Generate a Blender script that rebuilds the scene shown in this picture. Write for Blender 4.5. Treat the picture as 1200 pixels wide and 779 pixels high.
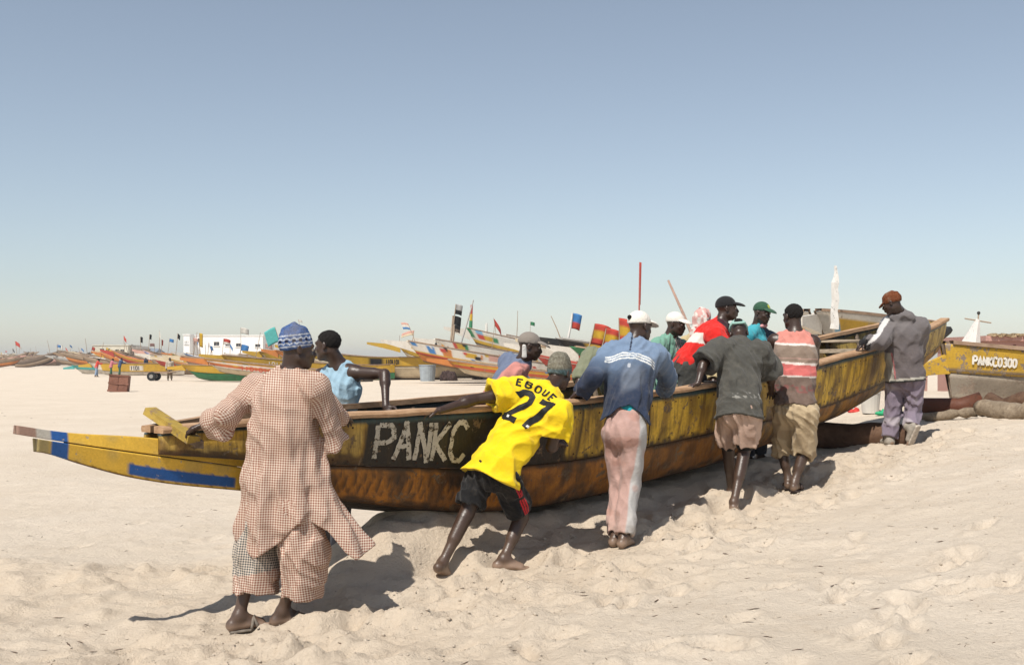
import bpy, math, random
import numpy as np
from mathutils import Vector
from mathutils.bvhtree import BVHTree

# ------------------------------------------------------------------ camera, sky, sun, exposure
SC = bpy.context.scene
for o in list(bpy.data.objects): bpy.data.objects.remove(o)
COL = SC.collection
FPX, HOR, CAMZ = 1287.0, 420.0, 1.6          # focal length in photo pixels, horizon row, eye height
cam_d = bpy.data.cameras.new('camera'); cam = bpy.data.objects.new('camera', cam_d); COL.objects.link(cam)
cam.location = (0, 0, CAMZ); cam.rotation_euler = (math.radians(90), 0, 0)
cam_d.sensor_width = 36; cam_d.lens = 36 * FPX / 1200; cam_d.shift_y = (HOR - 389.5) / 1200
cam_d.clip_start = 0.1; cam_d.clip_end = 6000
SC.camera = cam
SUN_EL = math.radians(56); SUN_AZ = math.atan2(-0.48, -0.875)    # compass angle of the sun, clockwise from +Y
world = bpy.data.worlds.new('World'); SC.world = world; world.use_nodes = True
wn = world.node_tree.nodes; wl = world.node_tree.links
sky = wn.new('ShaderNodeTexSky'); sky.sky_type = 'NISHITA'; sky.sun_disc = False
sky.sun_elevation = SUN_EL; sky.sun_rotation = SUN_AZ
sky.altitude = 0; sky.air_density = 1.0; sky.dust_density = 0.4; sky.ozone_density = 2.2
hs = wn.new('ShaderNodeHueSaturation'); hs.inputs['Saturation'].default_value = 0.66; hs.inputs['Hue'].default_value = 0.496; wl.new(sky.outputs[0], hs.inputs['Color'])      # dusty air: a greyer blue all over
wl.new(hs.outputs[0], wn['Background'].inputs[0]); wn['Background'].inputs[1].default_value = 0.095
sun_d = bpy.data.lights.new('sun', 'SUN'); sun = bpy.data.objects.new('sun', sun_d); COL.objects.link(sun)
sun_d.energy = 4.5; sun_d.angle = math.radians(0.55); sun_d.color = (1.0, 0.945, 0.86)
_ts = Vector((math.sin(SUN_AZ) * math.cos(SUN_EL), math.cos(SUN_AZ) * math.cos(SUN_EL), math.sin(SUN_EL)))
sun.rotation_euler = _ts.to_track_quat('Z', 'Y').to_euler(); sun.location = (-6, -8, 14)
SC.view_settings.view_transform = 'Standard'; SC.view_settings.look = 'None'
SC.view_settings.exposure = 0.27; SC.view_settings.gamma = 1; SC.view_settings.use_curve_mapping = False

RNG = random.Random(7); NR = np.random.default_rng(7)
def at(px, py, Y):                            # a point at distance Y whose direction is photo pixel (px, py)
    return np.array([(px - 600) / FPX * Y, Y, CAMZ + (HOR - py) / FPX * Y])
def V3(*a): return np.array(a, float)
def nrm(a):
    a = np.asarray(a, float); return a / max(1e-9, np.linalg.norm(a))
def lerp(a, b, t): return a + (b - a) * t
def sstep(a, b, x):
    t = np.clip((x - a) / (b - a), 0, 1); return t * t * (3 - 2 * t)

# ------------------------------------------------------------------ objects
def tag(o, label=None, cat=None, group=None, kind=None):
    if label: o['label'] = label
    if cat: o['category'] = cat
    if group: o['group'] = group
    if kind: o['kind'] = kind
    return o
def empty(name, loc):
    o = bpy.data.objects.new(name, None); COL.objects.link(o); o.location = Vector(loc); o.empty_display_size = .2
    return o
def mesh_data(name, V, Fq, smooth=True, cols=None, uv=None):
    """V (n,3); Fq an (m,4) array or list of polygons"""
    me = bpy.data.meshes.new(name)
    V = np.asarray(V, np.float32)
    if isinstance(Fq, np.ndarray):
        m, k = Fq.shape
        me.vertices.add(len(V)); me.vertices.foreach_set('co', V.ravel())
        me.loops.add(m * k); me.loops.foreach_set('vertex_index', Fq.astype(np.int32).ravel())
        me.polygons.add(m); me.polygons.foreach_set('loop_start', np.arange(0, m * k, k, dtype=np.int32))
        me.update(calc_edges=True); me.validate()
    else:
        me.from_pydata(V.tolist(), [], [tuple(f) for f in Fq]); me.update()
    if smooth: me.polygons.foreach_set('use_smooth', np.ones(len(me.polygons), bool))
    if cols is not None and len(cols) == len(me.vertices):
        a = me.color_attributes.new('Col', 'FLOAT_COLOR', 'POINT')
        c = np.ones((len(V), 4), np.float32); c[:, :3] = cols
        a.data.foreach_set('color', c.ravel())
    if uv is not None and len(uv) == len(me.vertices):
        a = me.attributes.new('cloth', 'FLOAT2', 'POINT'); a.data.foreach_set('vector', np.asarray(uv, np.float32).ravel())
    return me
def obj(name, me, mat=None, parent=None, loc=None):
    o = bpy.data.objects.new(name, me); COL.objects.link(o)
    if mat is not None: me.materials.clear(); me.materials.append(mat)
    if parent is not None: o.parent = parent
    if loc is not None: o.location = Vector(loc)
    return o

class MB:
    """collects simple shapes into one mesh"""
    def __init__(s): s.v = []; s.f = []
    def add(s, V, Fc):
        n = len(s.v); s.v += [tuple(map(float, p)) for p in V]; s.f += [tuple(i + n for i in f) for f in Fc]; return s
    def box(s, c, size, ax=None, jit=0):
        ax = np.eye(3) if ax is None else np.asarray(ax, float); c = np.asarray(c, float); h = np.asarray(size, float) / 2
        P = [c + sx * h[0] * ax[0] + sy * h[1] * ax[1] + sz * h[2] * ax[2] + (NR.normal(0, jit, 3) if jit else 0)
             for sz in (-1, 1) for sy in (-1, 1) for sx in (-1, 1)]
        return s.add(P, [(0, 2, 3, 1), (4, 5, 7, 6), (0, 1, 5, 4), (2, 6, 7, 3), (0, 4, 6, 2), (1, 3, 7, 5)])
    def tube(s, pts, rs, n=8, caps=True):
        pts = [np.asarray(p, float) for p in pts]
        if not hasattr(rs, '__len__'): rs = [rs] * len(pts)
        V = []; Fc = []; a = None
        for i, p in enumerate(pts):
            d = nrm(pts[min(i + 1, len(pts) - 1)] - pts[max(i - 1, 0)])
            if a is None: a = nrm(np.cross(d, (0.3, 0.2, 1) if abs(d[2]) < .9 else (1, 0.1, 0)))
            a = nrm(a - d * np.dot(a, d)); b = np.cross(d, a)
            for k in range(n):
                t = 2 * math.pi * k / n; V.append(p + rs[i] * (math.cos(t) * a + math.sin(t) * b))
        for i in range(len(pts) - 1):
            for k in range(n):
                Fc.append((i * n + k, i * n + (k + 1) % n, (i + 1) * n + (k + 1) % n, (i + 1) * n + k))
        if caps: Fc.append(tuple(range(n))[::-1]); Fc.append(tuple((len(pts) - 1) * n + k for k in range(n)))
        return s.add(V, Fc)
    def build(s, name, mat, parent=None, loc=None, smooth=False, off=None):
        V = np.array(s.v)
        if off is not None: V = V - np.asarray(off)
        return obj(name, mesh_data(name, V, s.f, smooth), mat, parent, loc)

# ------------------------------------------------------------------ materials
MATS = {}
class NT:
    def __init__(s, name):
        s.m = bpy.data.materials.new(name); s.m.use_nodes = True; s.t = s.m.node_tree; s.n = s.t.nodes; s.l = s.t.links
        s.b = s.n['Principled BSDF']
    def new(s, typ, **kw):
        x = s.n.new(typ)
        for k, v in kw.items(): setattr(x, k, v)
        return x
    def put(s, sock, v):
        if hasattr(v, 'is_output') or isinstance(v, bpy.types.NodeSocket): s.l.new(v, sock)
        elif hasattr(v, '__len__') and len(v) == 3 and sock.type == 'RGBA': sock.default_value = (*v, 1)
        else: sock.default_value = v
    def coord(s, kind='Object', scale=None):
        c = s.new('ShaderNodeTexCoord').outputs[kind]
        if scale is not None:
            mp = s.new('ShaderNodeMapping'); s.l.new(c, mp.inputs[0]); mp.inputs['Scale'].default_value = scale; c = mp.outputs[0]
        return c
    def noise(s, scale=5, detail=4, rough=.55, co=None, dist=0):
        x = s.new('ShaderNodeTexNoise'); x.inputs['Scale'].default_value = scale; x.inputs['Detail'].default_value = detail
        x.inputs['Roughness'].default_value = rough; x.inputs['Distortion'].default_value = dist
        if co is not None: s.l.new(co, x.inputs['Vector'])
        return x.outputs['Fac']
    def ramp(s, fac, a, b, ca=0., cb=1.):
        x = s.new('ShaderNodeMapRange'); x.clamp = True
        s.put(x.inputs['Value'], fac); x.inputs['From Min'].default_value = a; x.inputs['From Max'].default_value = b
        x.inputs['To Min'].default_value = ca; x.inputs['To Max'].default_value = cb
        return x.outputs[0]
    def mix(s, fac, a, b, mode='MIX'):
        x = s.new('ShaderNodeMix', data_type='RGBA', blend_type=mode)
        s.put(x.inputs[0], fac); s.put(x.inputs[6], a); s.put(x.inputs[7], b); return x.outputs[2]
    def math(s, op, a, b=0.):
        x = s.new('ShaderNodeMath', operation=op); s.put(x.inputs[0], a); s.put(x.inputs[1], b); return x.outputs[0]
    def bump(s, h, strength=.3, dist=.01):
        x = s.new('ShaderNodeBump'); x.inputs['Strength'].default_value = strength; x.inputs['Distance'].default_value = dist
        s.l.new(h, x.inputs['Height']); s.l.new(x.outputs[0], s.b.inputs['Normal'])
    def attr(s, name='Col', out='Color'):
        x = s.new('ShaderNodeAttribute'); x.attribute_name = name; return x.outputs[out]
    def done(s, color, rough=.7, spec=.3):
        s.put(s.b.inputs['Base Color'], color); s.put(s.b.inputs['Roughness'], rough); s.b.inputs['Specular IOR Level'].default_value = spec
        return s.m

def m_plain(name, col, rough=.7, var=.25, scale=12, bump=.15, spec=.25):
    if name in MATS: return MATS[name]
    t = NT(name); co = t.coord()
    n = t.noise(scale, 5, .6, co)
    c = t.mix(t.ramp(n, .3, .7), tuple(x * (1 - var) for x in col), tuple(min(1, x * (1 + var)) for x in col))
    t.bump(t.noise(scale * 6, 4, .6, co), bump, .01)
    MATS[name] = t.done(c, rough, spec); return MATS[name]
def m_paint(name, col=None, under=(.16, .10, .06), chip=.42, scale=9, dirt=.35, dcol=(.05, .035, .02), rough=.6, stretch=(1, 1, 1), bump=.5, spec=.25):
    """weathered paint: the paint flakes off in patches and gathers grime; col None reads the colour laid on the mesh"""
    if name in MATS: return MATS[name]
    t = NT(name); co = t.coord('Object', stretch)
    base = t.attr('Col') if col is None else col
    n1 = t.noise(scale, 8, .68, co, .3); n2 = t.noise(scale * .33, 6, .65, co, .5); n3 = t.noise(scale * 5, 5, .65, co)
    base = t.mix(t.ramp(n3, .3, .75), t.mix(1, base, (.78, .76, .74), 'MULTIPLY'), base)
    chipm = t.ramp(t.math('ADD', t.math('MULTIPLY', n1, .75), t.math('MULTIPLY', n3, .25)), chip, chip - .035)
    c = t.mix(chipm, base, t.mix(n3, tuple(x * .6 for x in under), tuple(min(1, x * 1.6) for x in under)))
    dm = t.math('MULTIPLY', t.ramp(n2, .47, .72), dirt)
    c = t.mix(dm, c, dcol)
    h = t.math('ADD', t.math('MULTIPLY', chipm, -.6), t.math('MULTIPLY', n3, .5))
    t.bump(h, bump, .006)
    MATS[name] = t.done(c, t.ramp(n1, .3, .7, rough - .12, min(1, rough + .15)), spec); return MATS[name]
def m_wood(name, a, b, scale=6, stretch=(1, 6, 6), rough=.75):
    if name in MATS: return MATS[name]
    t = NT(name); co = t.coord('Object', stretch)
    n = t.noise(scale, 7, .65, co, .4); n2 = t.noise(scale * 4, 4, .6, co); n3 = t.noise(2.2, 5, .6, t.coord())
    c = t.mix(t.ramp(n, .3, .7), a, b); c = t.mix(t.math('MULTIPLY', t.ramp(n3, .5, .7), .45), c, tuple(x * .35 for x in a))
    t.bump(t.math('ADD', n, t.math('MULTIPLY', n2, .5)), .5, .008)
    MATS[name] = t.done(c, rough, .2); return MATS[name]
def m_cloth(name, col=None, dust=.10, dcol=(.34, .28, .21), weave=900, rough=.9, var=.12, gscale=5):
    """worn cloth, its dye a little uneven and dusted with sand; col None reads the colour laid on the mesh"""
    if name in MATS: return MATS[name]
    t = NT(name); co = t.coord()
    base = t.attr('Col') if col is None else col
    n1 = t.noise(gscale, 6, .65, co, .4); n2 = t.noise(gscale * 7, 5, .7, co)
    c = t.mix(t.ramp(n1, .3, .72), t.mix(1, base, (1 - var,) * 3, 'MULTIPLY'), base)
    c = t.mix(t.math('MULTIPLY', t.ramp(t.math('ADD', t.math('MULTIPLY', n1, .5), t.math('MULTIPLY', n2, .5)), .48, .68), dust), c, dcol)
    t.bump(t.math('ADD', t.math('MULTIPLY', n2, .8), t.math('MULTIPLY', t.noise(gscale * 3.2, 4, .55, co, 1.2), 1.6)), .35, .012)
    s = t.b.inputs.get('Sheen Weight')
    if s: s.default_value = .12; t.b.inputs['Sheen Roughness'].default_value = .5
    MATS[name] = t.done(c, rough, .15); return MATS[name]

# ------------------------------------------------------------------ implicit surfaces (bodies and clothes)
class SDF:
    def __init__(s): s.ops = []
    def cone(s, a, b, ra, rb, w=None, k=.02, cap=(0, 0), op='add', pad=.1):
        """limb from a to b; a radius may be a pair (along w, across)"""
        s.ops.append(('cone', op, k, np.asarray(a, np.float32), np.asarray(b, np.float32), ra, rb,
                      None if w is None else np.asarray(nrm(w), np.float32), cap, pad)); return s
    def ell(s, c, R, r, k=.02, op='add', pad=.1):
        s.ops.append(('ell', op, k, np.asarray(c, np.float32), np.asarray(R, np.float32), np.asarray(r, np.float32), pad)); return s
    def cut(s, o, n, k=.004): s.ops.append(('cut', np.asarray(o, np.float32), np.asarray(nrm(n), np.float32), k)); return s
    def disp(s, fn): s.ops.append(('disp', fn)); return s
    @staticmethod
    def d_cone(P, a, b, ra, rb, w, cap):
        ab = b - a; L2 = float(ab @ ab) + 1e-9; L = math.sqrt(L2)
        x = P - a; tr = (x @ ab) / L2; t = np.clip(tr, 0, 1); q = x - t[:, None] * ab
        if w is None:
            d = np.sqrt((q * q).sum(1)) - (ra + (rb - ra) * t)
        else:
            ra2 = ra if hasattr(ra, '__len__') else (ra, ra); rb2 = rb if hasattr(rb, '__len__') else (rb, rb)
            ww = w - ab * float(w @ ab) / L2; ww /= np.linalg.norm(ww) + 1e-9
            qw = q @ ww; rest2 = np.maximum((q * q).sum(1) - qw * qw, 0)
            rw = ra2[0] + (rb2[0] - ra2[0]) * t; rd = ra2[1] + (rb2[1] - ra2[1]) * t
            k0 = np.sqrt((qw / rw) ** 2 + rest2 / rd ** 2); k1 = np.sqrt((qw / rw ** 2) ** 2 + rest2 / rd ** 4)
            d = np.where(k0 < .05, -np.minimum(rw, rd), k0 * (k0 - 1) / np.maximum(k1, 1e-6))
        if cap[0]: d = np.maximum(d, -tr * L)
        if cap[1]: d = np.maximum(d, (tr - 1) * L)
        return d
    def __call__(s, P):
        d = np.full(len(P), 1.0, np.float32)
        for o in s.ops:
            if o[0] == 'cut':
                x = (P - o[1]) @ o[2]; d = np.maximum(d, x); continue
            if o[0] == 'disp': d = d - o[1](P); continue
            if o[0] == 'cone':
                _, op, k, a, b, ra, rb, w, cap, pad = o
                r = max(np.max(ra), np.max(rb)) + pad
                lo = np.minimum(a, b) - r; hi = np.maximum(a, b) + r
            else:
                _, op, k, c, R, rr, pad = o
                r = rr.max() + pad; lo = c - r; hi = c + r
            ix = np.nonzero(((P > lo) & (P < hi)).all(1))[0]
            if not len(ix): continue
            Q = P[ix]
            if o[0] == 'cone': e = s.d_cone(Q, a, b, ra, rb, w, cap)
            else:
                q = (Q - c) @ R.T; k0 = np.sqrt(((q / rr) ** 2).sum(1)); k1 = np.sqrt(((q / rr ** 2) ** 2).sum(1))
                e = np.where(k0 < .05, -rr.min(), k0 * (k0 - 1) / np.maximum(k1, 1e-6))
            c0 = d[ix]
            if op == 'add':
                h = np.maximum(k - np.abs(c0 - e), 0) / k; d[ix] = np.minimum(c0, e) - h * h * k * .25
            else:
                e = -e; h = np.maximum(k - np.abs(c0 - e), 0) / k; d[ix] = np.maximum(c0, e) + h * h * k * .25
        return d
    def bounds(s):
        lo = np.full(3, 1e9); hi = -lo
        for o in s.ops:
            if o[0] == 'cone' and o[1] == 'add':
                r = max(np.max(o[5]), np.max(o[6])); lo = np.minimum(lo, np.minimum(o[3], o[4]) - r); hi = np.maximum(hi, np.maximum(o[3], o[4]) + r)
            elif o[0] == 'ell' and o[1] == 'add':
                r = o[5].max(); lo = np.minimum(lo, o[3] - r); hi = np.maximum(hi, o[3] + r)
        return lo - .04, hi + .04
    def mesh(s, h):
        lo, hi = s.bounds(); B = 5
        nb = np.ceil((hi - lo) / (h * B)).astype(int) + 1; n = nb * B
        g = [lo[i] + h * (np.arange(nb[i]) * B + (B - 1) / 2) for i in range(3)]
        C = np.stack(np.meshgrid(*g, indexing='ij'), -1).reshape(-1, 3).astype(np.float32)
        dc = s(C); act = np.abs(dc) < h * B * .87 + .022
        Fg = np.where(dc < 0, -1., 1.).astype(np.float32).reshape(nb)
        Fg = np.repeat(np.repeat(np.repeat(Fg, B, 0), B, 1), B, 2)
        bi = np.stack(np.unravel_index(np.nonzero(act)[0], nb), -1)
        off = np.stack(np.meshgrid(*[np.arange(B)] * 3, indexing='ij'), -1).reshape(-1, 3)
        I = (bi[:, None, :] * B + off[None]).reshape(-1, 3)
        Fg[I[:, 0], I[:, 1], I[:, 2]] = s((lo + I * h).astype(np.float32))
        return surface_nets(Fg, lo, h)

def surface_nets(Fg, lo, h):
    ins = Fg < 0; nx, ny, nz = Fg.shape
    cnt = sum(ins[i:nx - 1 + i, j:ny - 1 + j, k:nz - 1 + k].astype(np.int8) for i in (0, 1) for j in (0, 1) for k in (0, 1))
    cells = np.argwhere((cnt > 0) & (cnt < 8))
    idx = np.full((nx - 1, ny - 1, nz - 1), -1, np.int32); idx[cells[:, 0], cells[:, 1], cells[:, 2]] = np.arange(len(cells))
    acc = np.zeros((len(cells), 3)); num = np.zeros(len(cells))
    cs = [(i, j, k) for i in (0, 1) for j in (0, 1) for k in (0, 1)]
    val = {c: Fg[cells[:, 0] + c[0], cells[:, 1] + c[1], cells[:, 2] + c[2]] for c in cs}
    for a in cs:
        for ax in range(3):
            if a[ax]: continue
            b = list(a); b[ax] = 1; b = tuple(b); fa, fb = val[a], val[b]
            m = (fa < 0) != (fb < 0); t = np.where(m, fa / np.where(m, fa - fb, 1), 0)
            p = np.tile(np.array(a, float), (len(cells), 1)); p[:, ax] = t
            acc[m] += p[m]; num[m] += 1
    Vt = lo + (cells + acc / num[:, None]) * h
    Q = []
    for ax in range(3):
        sl0 = [slice(1, n - 1) for n in (nx, ny, nz)]; sl0[ax] = slice(0, (nx, ny, nz)[ax] - 1)
        sl1 = list(sl0); sl1[ax] = slice(1, (nx, ny, nz)[ax])
        A = ins[tuple(sl0)]; Bm = ins[tuple(sl1)]
        base = np.array([1, 1, 1]); base[ax] = 0
        for flip, msk in ((False, A & ~Bm), (True, ~A & Bm)):
            e = np.argwhere(msk) + base
            if not len(e): continue
            o1, o2 = (ax + 1) % 3, (ax + 2) % 3
            def cell(d1, d2):
                c = e.copy(); c[:, o1] -= d1; c[:, o2] -= d2; return idx[c[:, 0], c[:, 1], c[:, 2]]
            q = np.stack([cell(1, 1), cell(0, 1), cell(0, 0), cell(1, 0)], 1)
            Q.append(q[:, ::-1] if flip else q)
    Q = np.concatenate(Q); Q = Q[(Q >= 0).all(1)]
    return Vt, Q

def folds(seed, amp, kmin=18, kmax=60, zst=.5, n=4):
    """creases of loose cloth as a displacement field"""
    r = np.random.default_rng(seed); W1 = []
    for i in range(n):
        d = nrm(r.normal(size=3) * (1, 1, zst)); W1.append((d * r.uniform(kmin, kmax), r.uniform(0, 6), nrm(r.normal(size=3)) * r.uniform(8, 22), r.uniform(0, 6)))
    def fn(P):
        s = np.zeros(len(P), np.float32)
        for a, p, b, q in W1:
            s += 1 - np.abs(np.sin(P @ a.astype(np.float32) + p + 1.4 * np.sin(P @ b.astype(np.float32) + q)))
        return amp * np.clip((s - n * .363) / (n ** .5 * .31), -1.1, 2.0) * .45
    return fn
# ------------------------------------------------------------------ the beach
_T = NR.random((256, 256)).astype(np.float32)
def vn(x, y, sc, seed=0):
    x = np.asarray(x) / sc + seed * 17.3; y = np.asarray(y) / sc + seed * 9.7
    xi = np.floor(x).astype(int); yi = np.floor(y).astype(int); fx = x - xi; fy = y - yi
    fx = fx * fx * (3 - 2 * fx); fy = fy * fy * (3 - 2 * fy)
    g = lambda a, b: _T[a & 255, b & 255]
    return (g(xi, yi) * (1 - fx) + g(xi + 1, yi) * fx) * (1 - fy) + (g(xi, yi + 1) * (1 - fx) + g(xi + 1, yi + 1) * fx) * fy - .5
BC = V3(-.03, 9.07, 0); BU = nrm(V3(.70, .714, 0)); BV = V3(BU[1], -BU[0], 0)       # boat: middle, heading, near side
_gx = np.linspace(-12, 20, 641)
_gz = np.interp(_gx, [-12, -5, -3, -1.4, 0, 2, 2.7, 3.5, 4.2, 5.5, 8, 14, 20], [-.12, -.12, -.11, -.01, .105, .30, .375, .53, .67, .83, .95, .95, .9])
_gz = np.convolve(np.pad(_gz, 12, 'edge'), np.ones(25) / 25, 'valid')
def ground0(x, y):
    x = np.asarray(x, float); y = np.asarray(y, float)
    z = np.interp(x, _gx, _gz); far = sstep(19, 48, y)
    z = z * (1 - far) + far * (-.06 + .10 * sstep(-40, 30, x))
    s = (x - BC[0]) * BU[0] + (y - BC[1]) * BU[1]; p = (x - BC[0]) * BV[0] + (y - BC[1]) * BV[1]
    z = z + .20 * np.exp(-((s + 1.15) / .62) ** 2 - ((p - .10) / .36) ** 2) + .23 * np.exp(-(np.abs(p - .05) / .46) ** 3.2) * sstep(-2.3, -1.5, s) * sstep(4.6, 3.0, s)
    return z
_fp = []
for i in range(520):
    if i < 130: s_, p_ = RNG.uniform(-5.5, 6), RNG.gauss(1.1, .38)
    elif i < 300: s_, p_ = RNG.uniform(-7, 1), RNG.uniform(1.0, 4.4)
    else: s_, p_ = RNG.uniform(-9, 9), RNG.uniform(-5, 6.5)
    c = BC + BU * s_ + BV * p_; a = math.atan2(BU[1], BU[0]) + RNG.gauss(0, .5)
    _fp.append((c[0], c[1], a, RNG.uniform(.11, .16), RNG.uniform(.05, .075), RNG.uniform(.018, .05) * (.5 if i >= 300 else 1)))
def on_ground(px, py):                        # where the ray of a photo pixel meets the sand
    Y = 3.0
    while Y < 900:
        P = at(px, py, Y)
        if P[2] <= float(ground0(P[0], P[1])): break
        Y *= 1.002
    return P
FEET = [tuple(on_ground(a, b)[:2]) for a, b in ((288, 735), (350, 728), (520, 678), (604, 666), (724, 640), (862, 598), (862, 582), (928, 576), (932, 570), (1046, 523), (1064, 522))]
_h = on_ground(258, 669); _fp.append((_h[0], _h[1], .15, .22, .10, .10)); _h = on_ground(258, 728); _fp.append((_h[0], _h[1], .9, .10, .06, .06))
def ground_full(x, y):
    z = ground0(x, y)
    near = sstep(70, 13, y) * sstep(-4, 2, y)
    s = (x - BC[0]) * BU[0] + (y - BC[1]) * BU[1]; p = (x - BC[0]) * BV[0] + (y - BC[1]) * BV[1]
    trod = np.clip(np.exp(-((p - 1.0) / .75) ** 2) * sstep(-7, -4, s) * sstep(7.5, 4, s) + .8 * sstep(.6, 1.6, p + .3 * vn(x, y, .9, 8)) * sstep(3.2, 2.0, p + vn(x, y, 1.2, 17)) * sstep(1.0, -1.6, s + .5 * vn(x, y, .8, 9)) + .85 * sstep(9.7, 8.9, y + .9 * vn(x, y, 1.3, 16)) * sstep(1.2, -.8, x), 0, 1)
    trod = trod * (.55 + .9 * np.clip(vn(x, y, .9, 3) + .5, 0, 1))
    n1 = vn(x, y, 1.1, 1); n2 = vn(x, y, .42, 2); n3 = vn(x, y, .17, 4); n4 = vn(x, y, .075, 5); n5 = vn(x, y, .036, 6)
    clod = np.abs(n3) * 2
    r4 = .5 - np.abs(vn(x, y, .11, 13)) * 2; r5 = .5 - np.abs(vn(x, y, .055, 14)) * 2
    patch = np.clip(vn(x, y, .6, 15) * 2.2 + .25, 0, 1)
    z = z + near * (.05 * n1 + (.026 + .05 * trod) * n2 + (.011 + .062 * trod) * (n3 + .35 * (clod - .5)) + (.008 + .024 * trod) * n4 + (.005 + .010 * trod) * n5 + (.14 + 1.1 * trod) * patch * (.022 * r4 + .015 * r5))
    # wind-blown drag lines running with the boat's track
    z = z + near * (1 - trod) * .010 * vn(s * .22 + 3, p, .12, 7)
    # scarps where wet sand was kicked aside
    q = p - 1.02 - .30 * vn(s, p * .3, .42, 11) - .12 * vn(s, p, .13, 12)
    z = z + near * .055 * sstep(.05, -.02, q) * sstep(-.5, 0, q + .5) * sstep(-3.5, -2, s) * sstep(5, 3.5, s)
    for cx, cy, a, l, w, d in _fp:
        m = (np.abs(x - cx) < .35) & (np.abs(y - cy) < .35)
        if not m.any(): continue
        dx = x[m] - cx; dy = y[m] - cy; e = ((dx * math.cos(a) + dy * math.sin(a)) / l) ** 2 + ((-dx * math.sin(a) + dy * math.cos(a)) / w) ** 2
        z[m] += -d * np.exp(-e ** 2 * .9) + d * .45 * np.exp(-((np.sqrt(e) - 1.45) / .35) ** 2)
    zs = ground0(x, y)                          # the men's feet have trodden level places
    for fx_, fy_ in FEET:
        m = (np.abs(x - fx_) < .5) & (np.abs(y - fy_) < .5)
        if m.any(): w_ = sstep(.30, .13, np.hypot(x[m] - fx_, y[m] - fy_)); rim = np.exp(-((np.hypot(x[m] - fx_, y[m] - fy_) - .24) / .06) ** 2); z[m] = z[m] * (1 - w_) + (zs[m] - .012) * w_ + .018 * rim * (.5 + vn(x[m], y[m], .1, 19) * 1.5)
    damp = np.clip(trod, 0, 1)
    return z, damp
def grow(a, b, h, g, lim=1e9):
    r = [a]
    while r[-1] < b: r.append(r[-1] + h); h = min(h * g, lim)
    return r
xs = np.array(sorted([-x for x in grow(6.03, 1500, .05, 1.16)] + list(np.arange(-6, 9.0, .029)) + grow(9.03, 1500, .05, 1.16)))
ys = np.array(sorted([-y for y in grow(-2.9, 60, .1, 1.25)] + list(grow(2.95, 18, .019, 1.0032)) + grow(18.1, 1600, .1, 1.045)))
GX, GY = np.meshgrid(xs, ys); GZ, GD = ground_full(GX, GY)
nx, ny = len(xs), len(ys); ii = np.arange(nx * ny).reshape(ny, nx)
gq = np.stack([ii[:-1, :-1], ii[:-1, 1:], ii[1:, 1:], ii[1:, :-1]], -1).reshape(-1, 4)
def m_sand():
    t = NT('sand'); co = t.coord()
    n1 = t.noise(.55, 6, .6, co, .3); n2 = t.noise(9, 8, .7, co); n3 = t.noise(160, 4, .7, co); n4 = t.noise(2.3, 7, .7, co, .6)
    d = t.attr('Col', 'Fac')
    c = t.mix(t.ramp(n1, .32, .68), (.595, .505, .40), (.655, .565, .46))
    c = t.mix(t.math('MULTIPLY', d, .62), c, (.56, .46, .35))
    c = t.mix(t.math('MULTIPLY', t.ramp(n4, .52, .70), .22), c, (.44, .33, .23))
    c = t.mix(t.math('MULTIPLY', t.ramp(n2, .56, .72), .25), c, (.42, .32, .22))
    c = t.mix(t.math('MULTIPLY', t.ramp(n3, .60, .74), .30), c, (.30, .22, .15))
    n5 = t.noise(38, 6, .72, co, .4)
    c = t.mix(t.math('MULTIPLY', t.ramp(n5, .58, .70), .22), c, (.40, .30, .21))
    t.bump(t.math('ADD', t.math('MULTIPLY', n2, 1.0), t.math('ADD', t.math('MULTIPLY', n3, .22), t.math('MULTIPLY', n5, .75))), .9, .03)
    return t.done(c, .95, .1)
M_SAND = m_sand()
sand = obj('sand_beach', mesh_data('sand_beach', np.stack([GX, GY, GZ], -1).reshape(-1, 3), gq, True, np.repeat(GD.reshape(-1, 1), 3, 1)), M_SAND)
tag(sand, 'pale trampled beach sand', 'sand', kind='structure')
def gz(x, y):
    z, _ = ground_full(np.array([float(x)]), np.array([float(y)])); return float(z[0])
def g_smooth(x, y):
    return float(ground0(x, y))

# ------------------------------------------------------------------ the boat being pushed
def spl(xs_, ys_):
    xs_ = np.array(xs_, float); ys_ = np.array(ys_, float)
    m = np.gradient(ys_, xs_)
    def f(x):
        x = np.clip(np.asarray(x, float), xs_[0], xs_[-1]); i = np.clip(np.searchsorted(xs_, x) - 1, 0, len(xs_) - 2)
        h = xs_[i + 1] - xs_[i]; t = (x - xs_[i]) / h
        return (2 * t**3 - 3 * t**2 + 1) * ys_[i] + (t**3 - 2 * t**2 + t) * h * m[i] + (-2 * t**3 + 3 * t**2) * ys_[i + 1] + (t**3 - t**2) * h * m[i + 1]
    return f
b_zg = spl([-3.15, -2.7, -2.0, -1.38, -.8, .2, 1.25, 1.83, 3.73, 4.1, 5.3, 7.0, 7.9], [1.135, 1.165, 1.195, 1.202, 1.216, 1.245, 1.30, 1.342, 1.53, 1.578, 1.718, 1.955, 2.095])
b_zs = spl([-3.15, -2.0, -1.5, -1.0, 0, 1.0, 2.05, 3.9, 5.5, 7.9], [1.01, .885, .845, .80, .79, .85, .935, 1.085, 1.32, 1.80])
b_zb = spl([-3.15, -2.6, -1.8, -1.39, -.7, -.1, .6, 1.2, 2.4, 3.4, 4.25, 4.8, 5.9, 7.6, 7.9], [.86, .75, .605, .535, .44, .425, .46, .52, .625, .77, .89, .97, 1.2, 1.54, 1.62])
def b_b(s): t = (np.asarray(s, float) - 2.6) / 5.8; return .22 + .56 * np.maximum(0, 1 - np.abs(t) ** 2.4) - .13 * sstep(-2.3, -3.15, np.asarray(s, float))
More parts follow.
